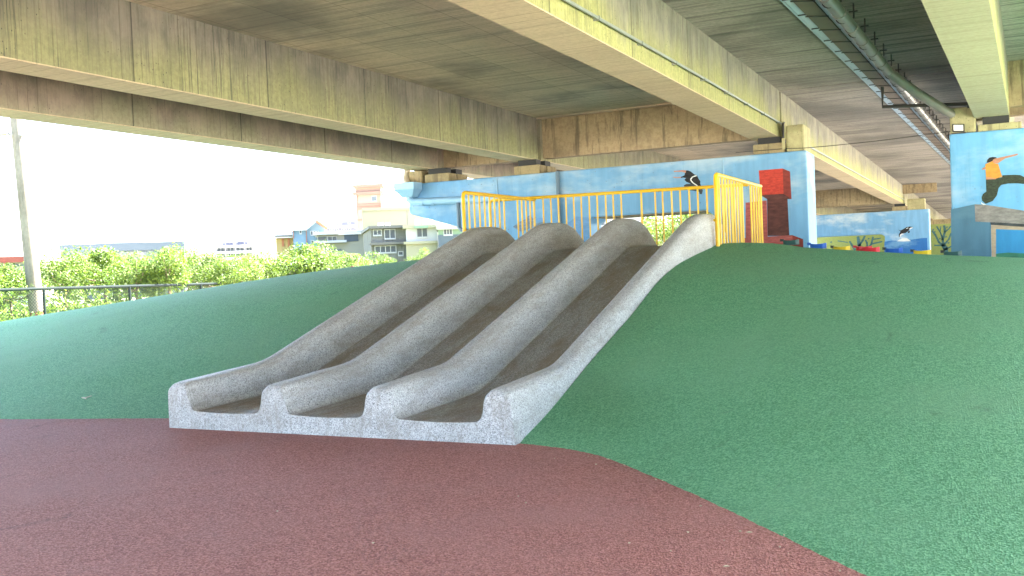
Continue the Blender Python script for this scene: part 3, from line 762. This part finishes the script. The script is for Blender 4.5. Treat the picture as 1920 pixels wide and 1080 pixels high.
paint_poly("painted_whale_jaw", S([(1238, 424), (1262, 404), (1290, 400), (1288, 408), (1252, 430)]), 55, "paint_white", p3, 4)
paint_poly("painted_whale_flipper", S([(1222, 456), (1250, 446), (1252, 462), (1240, 478), (1228, 474)]), 55, "paint_black", p3, 4)

# farthest wall with tree mural
p4 = thing("bridge_pier", "farthest pier painted yellow-green with dark branching trees", "pier", (-8, 92, 0))
MB().prism_y([(-16, 3.5), (1.5, 3.5), (1.5, -0.1), (-16, -0.1)], 92, 93.2).build("body", "paint_leaf_yellow", p4)
MB().box(-16, 1.5, 91.96, 93.3, 3.5, 3.92).build("crosshead", "seat_concrete", p4)
def stroke(mb, pts, w):
    for (a, c), (d, e) in zip(pts[:-1], pts[1:]):
        A, B = on_y(a, c, 92), on_y(d, e, 92); t = (B - A); t.y = 0; nrm = Vector((-t.z, 0, t.x)).normalized() * w / 2; t = t.normalized() * w * .2
        A = A - t; B = B + t
        mb.poly([(q.x, 91.995, q.z) for q in (A + nrm, B + nrm * .8, B - nrm * .8, A - nrm)])
def tree_paint(strokes):
    for pts, w in strokes:
        mb = MB(); stroke(mb, zoomed(pts, 7.11, 1530, 370), w); mb.build("painted_branch", "paint_branch_teal", p4, fix=False)
tree_paint([([(1740, 780), (1730, 690), (1700, 640)], .42), ([(1700, 650), (1690, 560), (1720, 450), (1710, 380)], .22), ([(1700, 640), (1640, 600), (1590, 500), (1550, 450)], .18),
            ([(1690, 560), (1655, 460), (1610, 390)], .14), ([(1720, 620), (1770, 560), (1800, 480)], .16), ([(1715, 470), (1770, 420), (1795, 385)], .13),
            ([(1655, 460), (1665, 390)], .10), ([(1690, 640), (1580, 640)], .14), ([(1750, 680), (1810, 650)], .14),
            ([(560, 760), (575, 640), (560, 530)], .3), ([(570, 650), (620, 580), (650, 520)], .2), ([(520, 700), (480, 640), (450, 590)], .2),
            ([(690, 690), (680, 610), (660, 570)], .16), ([(700, 680), (740, 620), (760, 530)], .18), ([(745, 620), (880, 590)], .14), ([(760, 560), (860, 545)], .12), ([(290, 580), (420, 600)], .1)])
for (a, c) in ((1580, 460), (1560, 430), (1650, 550), (1730, 525), (1765, 605), (1745, 395), (1740, 660), (200, 595), (700, 550), (680, 600)):
    pts = zoomed([(a - 16, c + 8), (a, c - 10), (a + 18, c - 2), (a + 4, c + 12)], 7.11, 1530, 370)
    paint_poly("painted_leaf", pts, 92, "paint_branch_teal", p4, 1)

# ------------------------------------------------------------------ yellow guard rails on the slide landing
def rail(root, pts, r, mat="yellow_paint", name="top_rail"):
    b = MB(); b.tube(pts, r, 10); return b.build(name, mat, root, smooth=40)
def bar(root, x, y, z0, z1, r=0.0165, name="baluster"):
    b = MB(); b.tube([(x, y, z0), (x, y, z1)], r, 8); return b.build(name, "yellow_paint", root, smooth=40)
def side_panel(label, x, y0, y1, zt, gap, n1, n2, zb):
    root = thing("guard_rail", label, "railing", (x, y0, zb), "yellow railings round the slide landing")
    bend = [(x, y0, zb), (x, y0, zt - .06), (x, y0 + .018, zt - .018), (x, y0 + .06, zt), (x, y1, zt)]
    rail(root, bend, 0.031)
    for k in range(n1): bar(root, x, y0 + (gap[0] - y0) * (k + 1) / n1, zb, zt)
    for k in range(n2): bar(root, x, gap[1] + (y1 - .03 - gap[1]) * k / (n2 - 1), zb, zt, 0.0165 if k < n2 - 1 else 0.022, "baluster" if k < n2 - 1 else "post")
    return root
rp_ = side_panel("yellow railing edge-on at the right of the slide landing", -3.47, 14.03, 17.25, 2.70, (15.75, 16.4), 9, 5, 1.60)
b = MB(); b.tube([(-3.52, 14.03, 2.03), (-3.47, 14.03, 2.03)], 0.022, 8); b.build("mounting_foot", "yellow_paint", rp_, smooth=40)
lp_ = side_panel("yellow railing at the left of the slide landing with rounded corner", -7.52, 13.72, 16.5, 2.70, (15.2, 15.75), 8, 5, 1.55)
YR = 16.3
rr = thing("guard_rail", "long yellow railing along the rear of the slide landing", "railing", (-5.9, YR, 1.6), "yellow railings round the slide landing")
pL, pR = on_y(918, 376, YR), on_y(1403, 346, YR)
rail(rr, [(pL.x, YR, 1.6), (pL.x, YR, pL.z - .05), (pL.x + .05, YR, pL.z), (pR.x, YR, pR.z)], 0.030)
def zr(x): return pL.z + (pR.z - pL.z) * (x - pL.x) / (pR.x - pL.x)
for px in [1017.5, 1032, 1046, 1060.5, 1075, 1089, 1104, 1119, 1135, 1149, 1164, 1228, 1242, 1259, 1275, 1292, 1308, 1325, 1341, 1357, 1373, 1389]:
    q = on_y(px, 362, YR); bar(rr, q.x, YR, 1.6, zr(q.x))
q = on_y(1202, 362, YR); bar(rr, q.x, YR, 1.6, zr(q.x), 0.02, "post")

# ------------------------------------------------------------------ small boat-shaped play pieces on the crest
def make_boat(name, label, mat, x, y, z, ang, s=1.0, dark=False):
    o = thing(name, label, "play piece", (x, y, z), "small coloured play pieces on the mound crest")
    prof = [(-.17, .055), (-.10, .085), (0, .095), (.10, .085), (.18, .03)]
    vs = []; fs = []
    ca, sa = math.cos(ang), math.sin(ang)
    def P(a, c, h): return (x + (a * ca - c * sa) * s, y + (a * sa + c * ca) * s, z + h * s)
    n = len(prof)
    for a, w in prof:
        up = 0.02 * (a / .18) ** 2
        for c, h in ((-w * .7, 0), (-w, .105 + up), (-w * .75, .105 + up), (-w * .5, .03), (w * .5, .03), (w * .75, .105 + up), (w, .105 + up), (w * .7, 0)): vs.append(P(a, c, h))
    for i in range(n - 1):
        for k in range(8): fs.append((i * 8 + k, i * 8 + (k + 1) % 8, (i + 1) * 8 + (k + 1) % 8, (i + 1) * 8 + k))
    fs.append(tuple(range(8))); fs.append(tuple((n - 1) * 8 + k for k in range(8)))
    b = MB(); b.add(vs, fs); b.build("hull", mat, o, bevel=0.006)
    b = MB(); hv = [P(-.235, -.03, .09), P(-.15, -.045, .09), P(-.15, .045, .09), P(-.235, .03, .09), P(-.235, -.03, .15), P(-.15, -.045, .14), P(-.15, .045, .14), P(-.235, .03, .15)]
    b.add(hv, [(0, 1, 2, 3), (4, 5, 6, 7), (0, 1, 5, 4), (1, 2, 6, 5), (2, 3, 7, 6), (3, 0, 4, 7)]); b.build("grip", "toy_dark" if dark else mat, o)
    return o
boats = [(1483, 457, 16.3, "toy_teal", True, "dark teal play piece before the red painted boxes"),
         (1534, 464, 16.3, "toy_blue", False, "blue play piece at the corner of the red box pier"),
         (1578, 470, 16.3, "toy_yellow", True, "yellow play piece with dark grip left of the red ones"),
         (1620, 469, 16.9, "toy_red", False, "red play piece standing behind another red one"),
         (1633, 474, 15.8, "toy_red", False, "nearer of the two red play pieces on the crest"),
         (1676, 473, 16.3, "toy_blue", True, "blue play piece below the painted whale"),
         (1729, 477, 16.2, "toy_yellow", True, "yellow play piece at the foot of the whale pier"),
         (1786, 479, 16.2, "toy_teal", True, "dark teal play piece before the jumping man pier")]
for px, py, y, mt, dk, lab in boats:
    q = on_y(px, py, y); zz = float(mound_z(q.x, y))
    make_boat("play_piece", lab, mt, q.x, y, max(zz - 0.01, q.z - 0.02), 0.1, 0.72, dk)
q = on_y(672, 497, 14.9); make_boat("play_piece", "red-brown play piece peeking over the left crest below the grey house", "toy_red", q.x, 14.9, float(mound_z(q.x, 14.9)) - .06, 0.2, 0.6)

# ------------------------------------------------------------------ chain link fence
FX = -25.0
fe = thing("chain_link_fence", "dark green chain link fence beyond the left mound", "fence", (FX, 22, -0.06), None)
def ft(y): return 1.377 - 0.0151 * (y - 18.14)
b = MB(); b.tube([(FX, 8, ft(8)), (FX, 40, ft(40))], 0.045, 8); b.build("top_rail", "fence_green", fe, smooth=40)
for k in range(-3, 7):
    y = 19.55 + 3.2 * k; b = MB(); b.tube([(FX, y, -0.06), (FX, y, ft(y))], 0.04, 8); b.build("post", "fence_green", fe, smooth=40)
b = MB()
for k in range(-14, 300):
    y = 9 + k * 0.1
    for sgn in (1, -1):
        h = ft(y)
        b.obox((FX, y + .5 * h, .5 * h), (.003, 0, 0), (0, .5 * h, sgn * .5 * h), (0, .0025, -sgn * .0025))
tag(b.build("wire_mesh", "fence_green", fe), kind="stuff")

# ------------------------------------------------------------------ leaning utility pole
pb, pt = on_y(72, 612, 20.5), on_y(22, 150, 20.5)
pb = pb + (pb - pt).normalized() * 0.9
po = thing("utility_pole", "leaning weathered concrete utility pole with climbing steps at far left", "pole", pb)
b = MB(); b.tube([pb, pb.lerp(pt, .5), pt], [0.235, 0.20, 0.165], 16); b.build("shaft", "pole_concrete", po, smooth=50)
ax = (pt - pb).normalized()
for k in range(17):
    t = 0.27 + k * 0.043; c = pb.lerp(pt, t) + Vector((0.10, 0.12, 0)) * (1.08 - 0.28 * t)
    b = MB(); b.obox(c, (0.035, 0.03, 0), (-0.03, 0.035, 0), (0, 0, 0.04)); b.build("step", "dark_steel", po)
pl0 = on_y(74, 592, 20.4); b = MB(); b.tube([pb.lerp(pt, .085), pb.lerp(pt, .155)], [0.238, 0.233], 16); b.build("band", "roof_red", po, smooth=40)
c = on_y(25, 252, 20.3)
b = MB(); b.obox(c + Vector((0.0, 0.1, 0)), (0.75, 0.50, -0.08), (-0.02, 0.02, 0), (0, 0, 0.03)); b.build("cross_arm", "pipe_grey", po)
b = MB(); b.obox(c + Vector((-0.40, -0.30, -0.01)), (0.30, 0.18, 0.05), (-0.07, 0.1, 0), (0, 0, 0.04)); b.build("lamp_head", "pipe_grey", po)

# ------------------------------------------------------------------ background buildings
def flat(v): return Vector((v.x, v.y, 0)).normalized()
class Block:
    """box-shaped building: front face at a distance, placed by what is seen of it, with depth and turn"""
    def __init__(s, name, label, x0, x1, ytop, dist, mat, turn=0.0, depth=9.0, cat="building", group="buildings beyond the trees"):
        c = at_depth((x0 + x1) / 2, ytop, dist)
        s.fw = flat(c - EYE); s.n = Matrix.Rotation(math.radians(turn), 3, 'Z') @ s.fw
        s.r = Vector((s.n.y, -s.n.x, 0))
        s.o = Vector((c.x, c.y, 0))
        a = s.on(x0, ytop); e = s.on(x1, ytop)
        s.a, s.e = a.dot(s.r) , e.dot(s.r)
        s.o0 = s.o - s.r * s.o.dot(s.r)
        s.z1 = max(a.z, e.z) * .5 + min(a.z, e.z) * .5
        s.depth = depth
        s.root = thing(name, label, cat, s.P((s.a + s.e) / 2, 0, -0.06), group)
        b = MB(); s.slab(b, s.a, s.e, 0, depth, -0.06, s.z1); b.build("wall", mat, s.root)
    def on(s, px, py):
        d = ray(px, py); t = (s.o - EYE).dot(s.n) / d.dot(s.n); return EYE + d * t
    def P(s, u, w, z): return s.o0 + s.r * u + s.n * w + Vector((0, 0, z))
    def slab(s, b, u0, u1, w0, w1, z0, z1):
        b.obox(s.P((u0 + u1) / 2, (w0 + w1) / 2, (z0 + z1) / 2), s.r * ((u1 - u0) / 2), s.n * ((w1 - w0) / 2), (0, 0, (z1 - z0) / 2)); return b
    def part(s, name, x0, y0, x1, y1, w0, w1, mat, parent=None):
        a, e = s.on(x0, y0), s.on(x1, y1)
        b = MB(); s.slab(b, a.dot(s.r), e.dot(s.r), w0, w1, min(a.z, e.z), max(a.z, e.z)); return b.build(name, mat, parent or s.root)
    def window(s, x0, y0, x1, y1, panes=2):
        a, e = s.on(x0, y0), s.on(x1, y1); u0, u1 = a.dot(s.r), e.dot(s.r); z0, z1 = min(a.z, e.z), max(a.z, e.z)
        f = 0.05
        b = MB()
        s.slab(b, u0 - f, u0, -.06, .03, z0 - f, z1 + f); s.slab(b, u1, u1 + f, -.06, .03, z0 - f, z1 + f)
        s.slab(b, u0, u1, -.06, .03, z1, z1 + f); s.slab(b, u0 - f, u1 + f, -.10, .03, z0 - 2 * f, z0 - f * .99 if False else z0)
        for k in range(1, panes):
            u = u0 + (u1 - u0) * k / panes; s.slab(b, u - .025, u + .025, -.04, .03, z0, z1)
        w = b.build("window", "window_frame", s.root)
        b = MB(); s.slab(b, u0, u1, -.015, .02, z0, z1); b.build("pane", "window_glass", w)
    def roof(s, over, th, mat, name="roof_slab"):
        b = MB(); s.slab(b, s.a - over, s.e + over, -over, s.depth + over, s.z1, s.z1 + th); return b.build(name, mat, s.root)

h = Block("shed", "low white shed with red-brown roof left of the leaning pole", -60, 46, 491, 75, "wall_white", 0)
h.part("roof", -64, 484, 50, 491.5, -0.5, 9.4, "roof_red"); h.part("post", 6, 491, 11, 520, -.6, -.4, "roof_red"); h.part("rail", -60, 498, 46, 499.5, -.1, -.02, "wall_greyblue")
h = Block("factory", "long pale grey factory with shallow curved roof behind the trees", 113, 345, 466, 92, "wall_greyblue", -4, 14)
h.part("parapet", 112, 459.5, 346, 466.5, -.3, 14.2, "wall_greyblue")
arc = []
for k in range(13):
    t = k / 12; px = 150 + 190 * t; arc.append((px, 460 - 6 * math.sin(math.pi * min(1, t * 1.05)) - t * 0.5))
ap = [h.on(a, c) for a, c in arc]; b = MB(); vs = []
for w in (0.2, 13.5):
    for p in ap: vs.append(h.P(p.dot(h.r), w, p.z))
n = len(ap); fs = [tuple(range(n)), tuple(range(2 * n - 1, n - 1, -1))] + [(i, (i + 1) % n, n + (i + 1) % n, n + i) for i in range(n)]
b.add(vs, fs); b.build("roof", "roof_white", h.root)
for (a, c) in ((197, 217), (224, 255), (262, 275), (315, 338), (165, 188)): h.part("opening", a, 472, c, 490, -.05, .05, "shadow_opening")
h.part("roof_vent", 182, 450, 187, 456, 3, 5, "metal_grey"); h.part("roof_sign", 166, 448.5, 200, 450.5, 3, 4, "roof_white")
h = Block("small_building", "small white flat-roofed building right of the long factory", 346, 376, 474, 98, "wall_white", 0, 8)
h.roof(.2, .3, "roof_white"); h.part("roof_room", 366, 465, 375, 474, 1, 4, "wall_pale_cream"); h.part("sill_band", 346, 481, 376, 482, -.08, 0, "wall_greyblue")
h = Block("apartment_block", "white unfinished-looking block with dark window bands behind middle trees", 403, 477, 462, 120, "wall_lavender", 3, 12)
for x in (405, 423, 441, 459, 474): h.part("column", x - 1.5, 453, x + 1.5, 492, -.5, -.1, "wall_white")
for (y0, y1) in ((461, 463), (472, 474), (484, 486)): h.part("floor_band", 402, y0, 478, y1, -.55, -.05, "wall_white")
for x0, x1 in ((408, 420), (426, 438), (444, 456), (462, 472)):
    for y0, y1 in ((464, 471), (475, 483)): h.window(x0, y0, x1, y1, 2)
h.part("roof_room", 420, 454, 440, 462, 2, 6, "wall_lavender"); h.part("roof_room", 447, 452, 466, 462, 2, 6, "wall_lavender"); h.part("red_awning", 451, 480, 459, 487, -1.2, -.1, "trim_orange")
h = Block("yellow_annex", "small yellow-orange building beside the pale blue gabled house", 517, 549, 446, 88, "wall_yellow", 0, 8)
h.part("roof", 508, 441, 549, 446, -1.0, 8.4, "roof_white"); h.part("dark_eave", 516, 442.5, 548, 444.0, -1.06, -1.0, "slab_dark")
for x in (528, 539): h.part("door", x, 447, x + 5, 462, -.08, .05, "trim_orange")
h = Block("gabled_house", "pale blue house with orange-edged gable roof", 550, 608, 432, 86, "wall_blue", 2, 9)
a, e, t = h.on(574, 432), h.on(612, 431), h.on(591.5, 416.5)
b = MB(); vs = []
for w in (0.0, 9.0):
    for p in (a, e, t): vs.append(h.P(p.dot(h.r), w, p.z))
b.add(vs, [(0, 1, 2), (3, 5, 4), (0, 1, 4, 3), (1, 2, 5, 4), (2, 0, 3, 5)]); b.build("gable", "wall_blue", h.root)
b = MB()
for (p, q) in ((t, e), (t, a)):
    d = (q - p); c0 = h.P((p.dot(h.r) + q.dot(h.r)) / 2, 4.2, (p.z + q.z) / 2 + .12)
    dirv = h.r * ((q - p).dot(h.r) / 2 * 1.1) + Vector((0, 0, (q.z - p.z) / 2 * 1.1))
    b2 = MB(); b2.obox(c0, dirv, h.n * 4.9, Vector((0, 0, .12))); b2.build("roof_slope", "trim_orange" if p is t and q is e else "roof_white", h.root)
h.part("roof", 548, 426, 574, 432, -.3, 9.2, "roof_white"); h.part("trim", 549, 431, 551, 447, -.12, -.01, "trim_orange"); h.part("trim", 573.5, 431, 576, 459, -.12, -.01, "trim_orange"); h.part("roof_vent", 550, 419, 558, 421, 2, 3, "metal_grey")
h.window(562, 432.5, 565, 437, 1)
for x in (583, 588, 594): h.window(x, 434, x + 3, 440, 1)
h = Block("long_building", "lavender-white building with rows of small windows behind the gabled house", 612, 668, 426, 135, "wall_lavender", 0, 12)
h.part("roof_room", 640, 415, 667, 426, 1, 10, "wall_lavender"); h.part("roof_room", 631, 418.5, 640, 426, 1, 8, "wall_lavender"); h.part("roof_edge", 611, 423.5, 669, 426, -.3, 12, "wall_white")
for x in (618, 623, 631, 641, 646, 654): h.window(x, 428.5, x + 3.4, 431, 1)
h.window(653, 416, 656, 419, 1); h.window(636, 419.5, 638.5, 422, 1)
h = Block("low_house", "cream low house with a wide strip window before the lavender building", 594, 698, 439, 80, "wall_pale_cream", 0, 9)
h.part("roof", 588, 436, 634, 439.5, -.8, 9.2, "roof_white"); h.part("roof", 634, 433, 700, 438.5, -.3, 9.2, "roof_white"); h.part("grey_panel", 645, 438.6, 672, 452, -.06, .02, "wall_greyblue")
h.window(596, 444, 613, 451.5, 1); h.window(615, 444, 631, 451, 2); h.window(584, 451.5, 588, 459, 1) ; h.part("ledge", 590, 452.5, 650, 454.5, -.7, 0, "wall_white"); h.part("opening", 616, 467.5, 640, 470.5, -.05, .03, "shadow_opening")
h = Block("tower_house", "tall pink tower block with one dark window and flat roof", 667, 718, 361, 112, "wall_pink", -16, 9)
h.part("top_storey", 665.5, 349, 719, 361, -.1, 9.9, "wall_pink"); h.part("roof_edge", 663.5, 347.5, 720, 350, -.5, 10.3, "wall_pink_dark"); h.part("floor_band", 663, 361.5, 720, 363.5, -.5, 10.3, "wall_pink_dark")
for (y0, y1) in ((383, 385), (389, 390.5), (411, 412)): h.part("floor_band", 669, y0, 717, y1, -.1, .05, "wall_pink_dark")
for (y0, y1) in ((366, 385), (391, 407), (412, 428)): h.part("slot_recess", 669.5, y0, 671, y1, -.05, .05, "wall_pink_dark")
h.window(697, 368, 706, 376.5, 1)
h.part("corner_column", 714, 347.6, 719, 391, -.35, -.05, "wall_pink")
for k in range(1): h.part("pipe_stack", 716, 355, 718, 391, -.5, -.36, "wall_white")
h = Block("cream_hall", "big plain cream wall of a hall behind the grey house", 679, 800, 391.5, 74, "wall_cream", 2, 10)
h.part("coping", 678.5, 390.5, 801, 392, -.1, 10.1, "wall_cream"); h.part("seam", 763.3, 392, 763.8, 424, -.02, .0, "wall_grey")
h = Block("grey_house", "weathered grey concrete two storey house with brown windows", 695, 760, 427, 64, "wall_grey", 5, 8)
h.part("roof_slab", 690.5, 424.5, 760, 427.3, -.5, 8.3, "slab_dark"); h.part("floor_slab", 692, 455.5, 760, 457.7, -.45, 0, "slab_dark"); h.part("corner_post", 694.5, 428, 700, 487, -.05, .02, "wall_grey")
h.window(700.5, 432, 714.5, 440, 2); h.window(721.5, 431, 740.5, 446, 2); h.window(703.5, 462.5, 742, 472, 4); h.window(747.5, 472.5, 755, 477.5, 1)
for (x0, x1) in ((714.5, 726.5), (729.5, 739)):
    b = MB(); p = h.on((x0 + x1) / 2, 418); u0, u1 = h.on(x0, 418).dot(h.r), h.on(x1, 418).dot(h.r); zc = (h.on(x0, 413.5).z + h.z1) / 2
    b.tube([h.P((u0 + u1) / 2, 3, h.z1), h.P((u0 + u1) / 2, 3, h.on(x0, 413.5).z)], (u1 - u0) / 2, 12); b.build("water_tank", "roof_white", h.root, smooth=40)
h = Block("white_house", "white and cream two storey house next to the grey one", 761, 820, 427, 63, "wall_white", 2, 8)
h.part("cornice", 755, 423, 817, 427, -.4, 8.2, "wall_cream"); h.part("lower_wall", 761, 456, 820, 490, -.12, 0, "wall_cream"); h.part("ledge", 757, 453.5, 820, 456, -.3, 0, "wall_cream")
h.part("awning", 776, 424.5, 802, 428, -.7, -.4, "wall_green"); h.window(782, 429, 801, 443.5, 2); h.window(767.5, 461, 775.5, 469, 2); h.window(802, 458.5, 813, 467, 2)
for (x0, x1) in ((780, 790), (796, 810)): h.part("water_tank", x0, 408, x1, 421, 2, 3.4, "roof_white")
h = Block("green_house", "pale green house partly hidden by the leftmost slide wall", 821, 905, 428, 62, "wall_green", 0, 8)
h.part("lower_wall", 821, 441, 905, 480, -.06, 0, "wall_greyblue"); h.part("roof_slab", 818, 423, 906, 428, -.4, 8.3, "wall_pale_cream"); h.window(832.5, 428.5, 847.5, 439, 3)
h = Block("terrace_houses", "row of houses with many small windows seen under the pier arm", 812, 945, 404, 105, "wall_pale_cream", 0, 9)
for k in range(12): h.window(816 + k * 9.5, 408, 821.5 + k * 9.5, 414, 1)
h = Block("white_building", "white building seen through the pier opening between slide walls", 1096, 1200, 407, 70, "wall_white", 0, 8)
h.window(1121, 412, 1134, 422, 2); h.window(1150, 412, 1162, 422, 2); h.roof(.2, .25, "roof_white")

# ------------------------------------------------------------------ trees
def crown_mesh(name, seed, h, r, n, leaf, lobes):
    rg = np.random.default_rng(seed)
    vs = []; fs = []
    L = []
    for k in range(lobes):
        a = rg.uniform(0, 2 * math.pi); d = r * math.sqrt(rg.uniform(0, 1)) * .72
        zz = h * (0.42 + 0.50 * rg.uniform(0, 1) * (1 - .45 * d / r)); L.append((d * math.cos(a), d * math.sin(a), zz, r * rg.uniform(.26, .44)))
    for i in range(n):
        cx_, cy_, cz_, rr_ = L[rg.integers(lobes)]
        v = rg.normal(size=3); v /= np.linalg.norm(v); rad = rr_ * rg.uniform(.55, 1.08)
        p = np.array([cx_, cy_, cz_]) + v * rad * np.array([1, 1, .75])
        nrm = v * .6 + rg.normal(size=3) * .6 + np.array([0, 0, .5]); nrm /= np.linalg.norm(nrm)
        t = np.cross(nrm, rg.normal(size=3)); t /= np.linalg.norm(t) + 1e-9; bt = np.cross(nrm, t)
        s = leaf * rg.uniform(.6, 1.3); w = s * .42
        q = len(vs)
        vs += [tuple(p - t * s), tuple(p + bt * w - nrm * w * .3), tuple(p + t * s), tuple(p - bt * w - nrm * w * .3)]
        fs.append((q, q + 1, q + 2)); fs.append((q, q + 2, q + 3))
    me = bpy.data.meshes.new(name); me.from_pydata(vs, [], fs); me.materials.append(M["leaves"]); return me, L
def trunk_mesh(name, seed, h, L):
    rg = np.random.default_rng(seed); mb = MB()
    top = (rg.uniform(-.1, .1), rg.uniform(-.1, .1), h * .45)
    mb.tube([(0, 0, 0), (top[0] * .4, top[1] * .5, h * .22), top], [h * .022, h * .018, h * .015], 7)
    for (x, y, z, r) in L[:7]: mb.tube([top, ((x + top[0]) / 2, (y + top[1]) / 2, (top[2] + z) / 2 - .05), (x, y, z)], [h * .012, h * .009, h * .004], 5)
    me = bpy.data.meshes.new(name); me.from_pydata(mb.v, [], mb.f); me.materials.append(M["bark"]); me.shade_smooth(); return me
VAR = []
for k in range(5):
    me, L = crown_mesh("crown", 30 + k, 3.0, 1.35, 5200, 0.052, 18); VAR.append((me, trunk_mesh("trunk", 50 + k, 3.0, L)))
TOPZ = [np.percentile([v.co.z for v in a.vertices], 99.3) for a, _ in VAR]
def tree(px, top, dist, label, var, wide=1.0, group="trees beyond the chain link fence"):
    c = at_depth(px, top, dist); s = (c.z + 0.06) / TOPZ[var]
    o = thing("tree", label, "tree", (c.x, c.y, -0.06), group)
    o.scale = (s * wide, s * wide, s); o.rotation_euler.z = random.uniform(0, 6.28)
    for nm, me in (("crown", VAR[var][0]), ("trunk", VAR[var][1])):
        ch = link(bpy.data.objects.new(nm, me)); ch.parent = o
    return o
tree(18, 496, 34, "low round tree left of the leaning pole behind the fence", 0)
tree(-40, 500, 33, "low tree cut by the left picture edge", 2)
tree(122, 468, 37, "round tree just right of the leaning pole", 1)
tree(192, 465, 39, "second tree right of the leaning pole", 2)
tree(250, 477, 36, "slightly lower tree in front of the factory openings", 3)
tree(314, 463, 36, "full dark tree at the right end of the long factory", 4)
tree(383, 474, 38, "tree below the small white flat-roofed building", 0)
tree(440, 480, 37, "lower tree below the block with window bands", 1)
tree(498, 472, 41, "tree left of the yellow annex", 3)
tree(545, 457, 42, "tallest tree below the pale blue gabled house", 2, 1.15)
tree(598, 470, 42, "tree right of the tallest one below the cream low house", 4, 1.1)
tree(650, 476, 45, "tree below the foot of the pink tower", 0, 1.1)
tree(700, 474, 46, "last tree of the row in front of the grey house", 1, 1.0)
tree(790, 468, 50, "small tree in front of the cream and white house", 3, .8)
tree(1215, 392, 84, "tall tree seen through the left of the pier opening", 1, 1.2, "trees seen through the pier opening")
tree(1262, 388, 80, "tall tree seen through the middle of the pier opening", 2, 1.3, "trees seen through the pier opening")
tree(1312, 386, 83, "tall tree seen through the right of the pier opening", 4, 1.3, "trees seen through the pier opening")
for px, top, d, v, lab in ((60, 486, 46, 3, "back row tree showing between the pole and its neighbour"), (155, 478, 47, 4, "back row tree between the two trees right of the pole"),
                           (222, 474, 47, 0, "back row tree in front of the middle of the factory"), (282, 480, 46, 1, "back row tree filling the gap left of the full dark tree"),
                           (350, 480, 47, 2, "back row tree filling the gap right of the full dark tree"), (412, 482, 46, 4, "back row tree left of the block with window bands"),
                           (470, 478, 48, 0, "back row tree right of the block with window bands"), (572, 468, 50, 1, "back row tree right behind the tallest tree"), (675, 478, 52, 3, "back row tree between the pink tower and the grey house")):
    tree(px, top, d, lab, v, 1.15)
# undergrowth: one mass of low leaves behind the fence
rg = np.random.default_rng(5); vs = []; fs = []
for i in range(30000):
    px = rg.uniform(-80, 760); d = rg.uniform(31, 47); c = at_depth(px, 540, d)
    zz = rg.uniform(0, 1) ** 1.3 * (1.0 + .35 * math.sin(px * .05 + d)) ; p = np.array([c.x, c.y, zz])
    if c.x > -25.6 and c.y < 30: continue
    nrm = rg.normal(size=3) + np.array([0, 0, .7]); nrm /= np.linalg.norm(nrm); t = np.cross(nrm, rg.normal(size=3)); t /= np.linalg.norm(t); bt = np.cross(nrm, t)
    s = .075 * rg.uniform(.6, 1.4); w = s * .45; q = len(vs)
    vs += [tuple(p - t * s), tuple(p + bt * w), tuple(p + t * s), tuple(p - bt * w)]; fs.append((q, q + 1, q + 2, q + 3))
me = bpy.data.meshes.new("undergrowth"); me.from_pydata(vs, [], fs); me.materials.append(M["leaves"])
tag(link(bpy.data.objects.new("undergrowth", me)), "low leafy undergrowth between the trees behind the fence", "plants", kind="stuff")

# ------------------------------------------------------------------ litter
def on_ground(px, py):
    d = ray(px, py); t = -EYE.z / d.z; return EYE + d * t
def on_mound(px, py):
    d = ray(px, py); t = 3.0 / d.y
    while t * d.y < 19:
        p = EYE + d * t
        if p.z <= float(mound_z(p.x, p.y)): return p
        t += 0.02 / d.y
    return p
q = on_mound(160, 750)
tw = thing("twig", "small pale twig lying on the left green slope", "twig", q)
b = MB(); b.tube([q + Vector((-.09, .03, .02)), q + Vector((0, 0, .025)), q + Vector((.07, -.05, .02))], [.008, .010, .005], 6); b.build("stem", "twig_pale", tw, smooth=40)
b = MB(); b.tube([q + Vector((0, 0, .025)), q + Vector((.05, .05, .045))], [.007, .004], 6); b.build("side_shoot", "twig_pale", tw, smooth=40)
lit = [(972, 932), (986, 944), (1040, 861), (1103, 857), (1118, 872), (1170, 873), (1230, 901), (1242, 902), (1330, 933), (1314, 950), (1258, 1035), (1470, 1005), (1478, 1040), (1405, 1000), (1388, 998), (1362, 1064), (1358, 1015), (1462, 1027), (1180, 1020), (1290, 1000), (1575, 1072), (1140, 862), (1220, 889), (520, 960), (700, 1020)]
for k, (px, py) in enumerate(lit):
    q = on_ground(px, py); a = random.uniform(0, 3.1); s = random.choice((.006, .008, .010, .02)); u = Vector((math.cos(a), math.sin(a), 0)); v = Vector((-u.y, u.x, 0))
    b = MB(); z = Vector((0, 0, 0.006))
    b.add([q + u * s + z, q + v * s * .45 + z * 1.7, q - u * s + z, q - v * s * .45 + z * 1.4, q + Vector((0, 0, .001))], [(0, 1, 3), (1, 2, 3), (0, 4, 1), (1, 4, 2), (2, 4, 3), (3, 4, 0)])
    tag(b.build("leaf_scrap", "leaf_litter"), "tiny pale dry leaf scrap on the red rubber ground", "leaf scrap", "tiny leaf scraps on the red rubber ground")
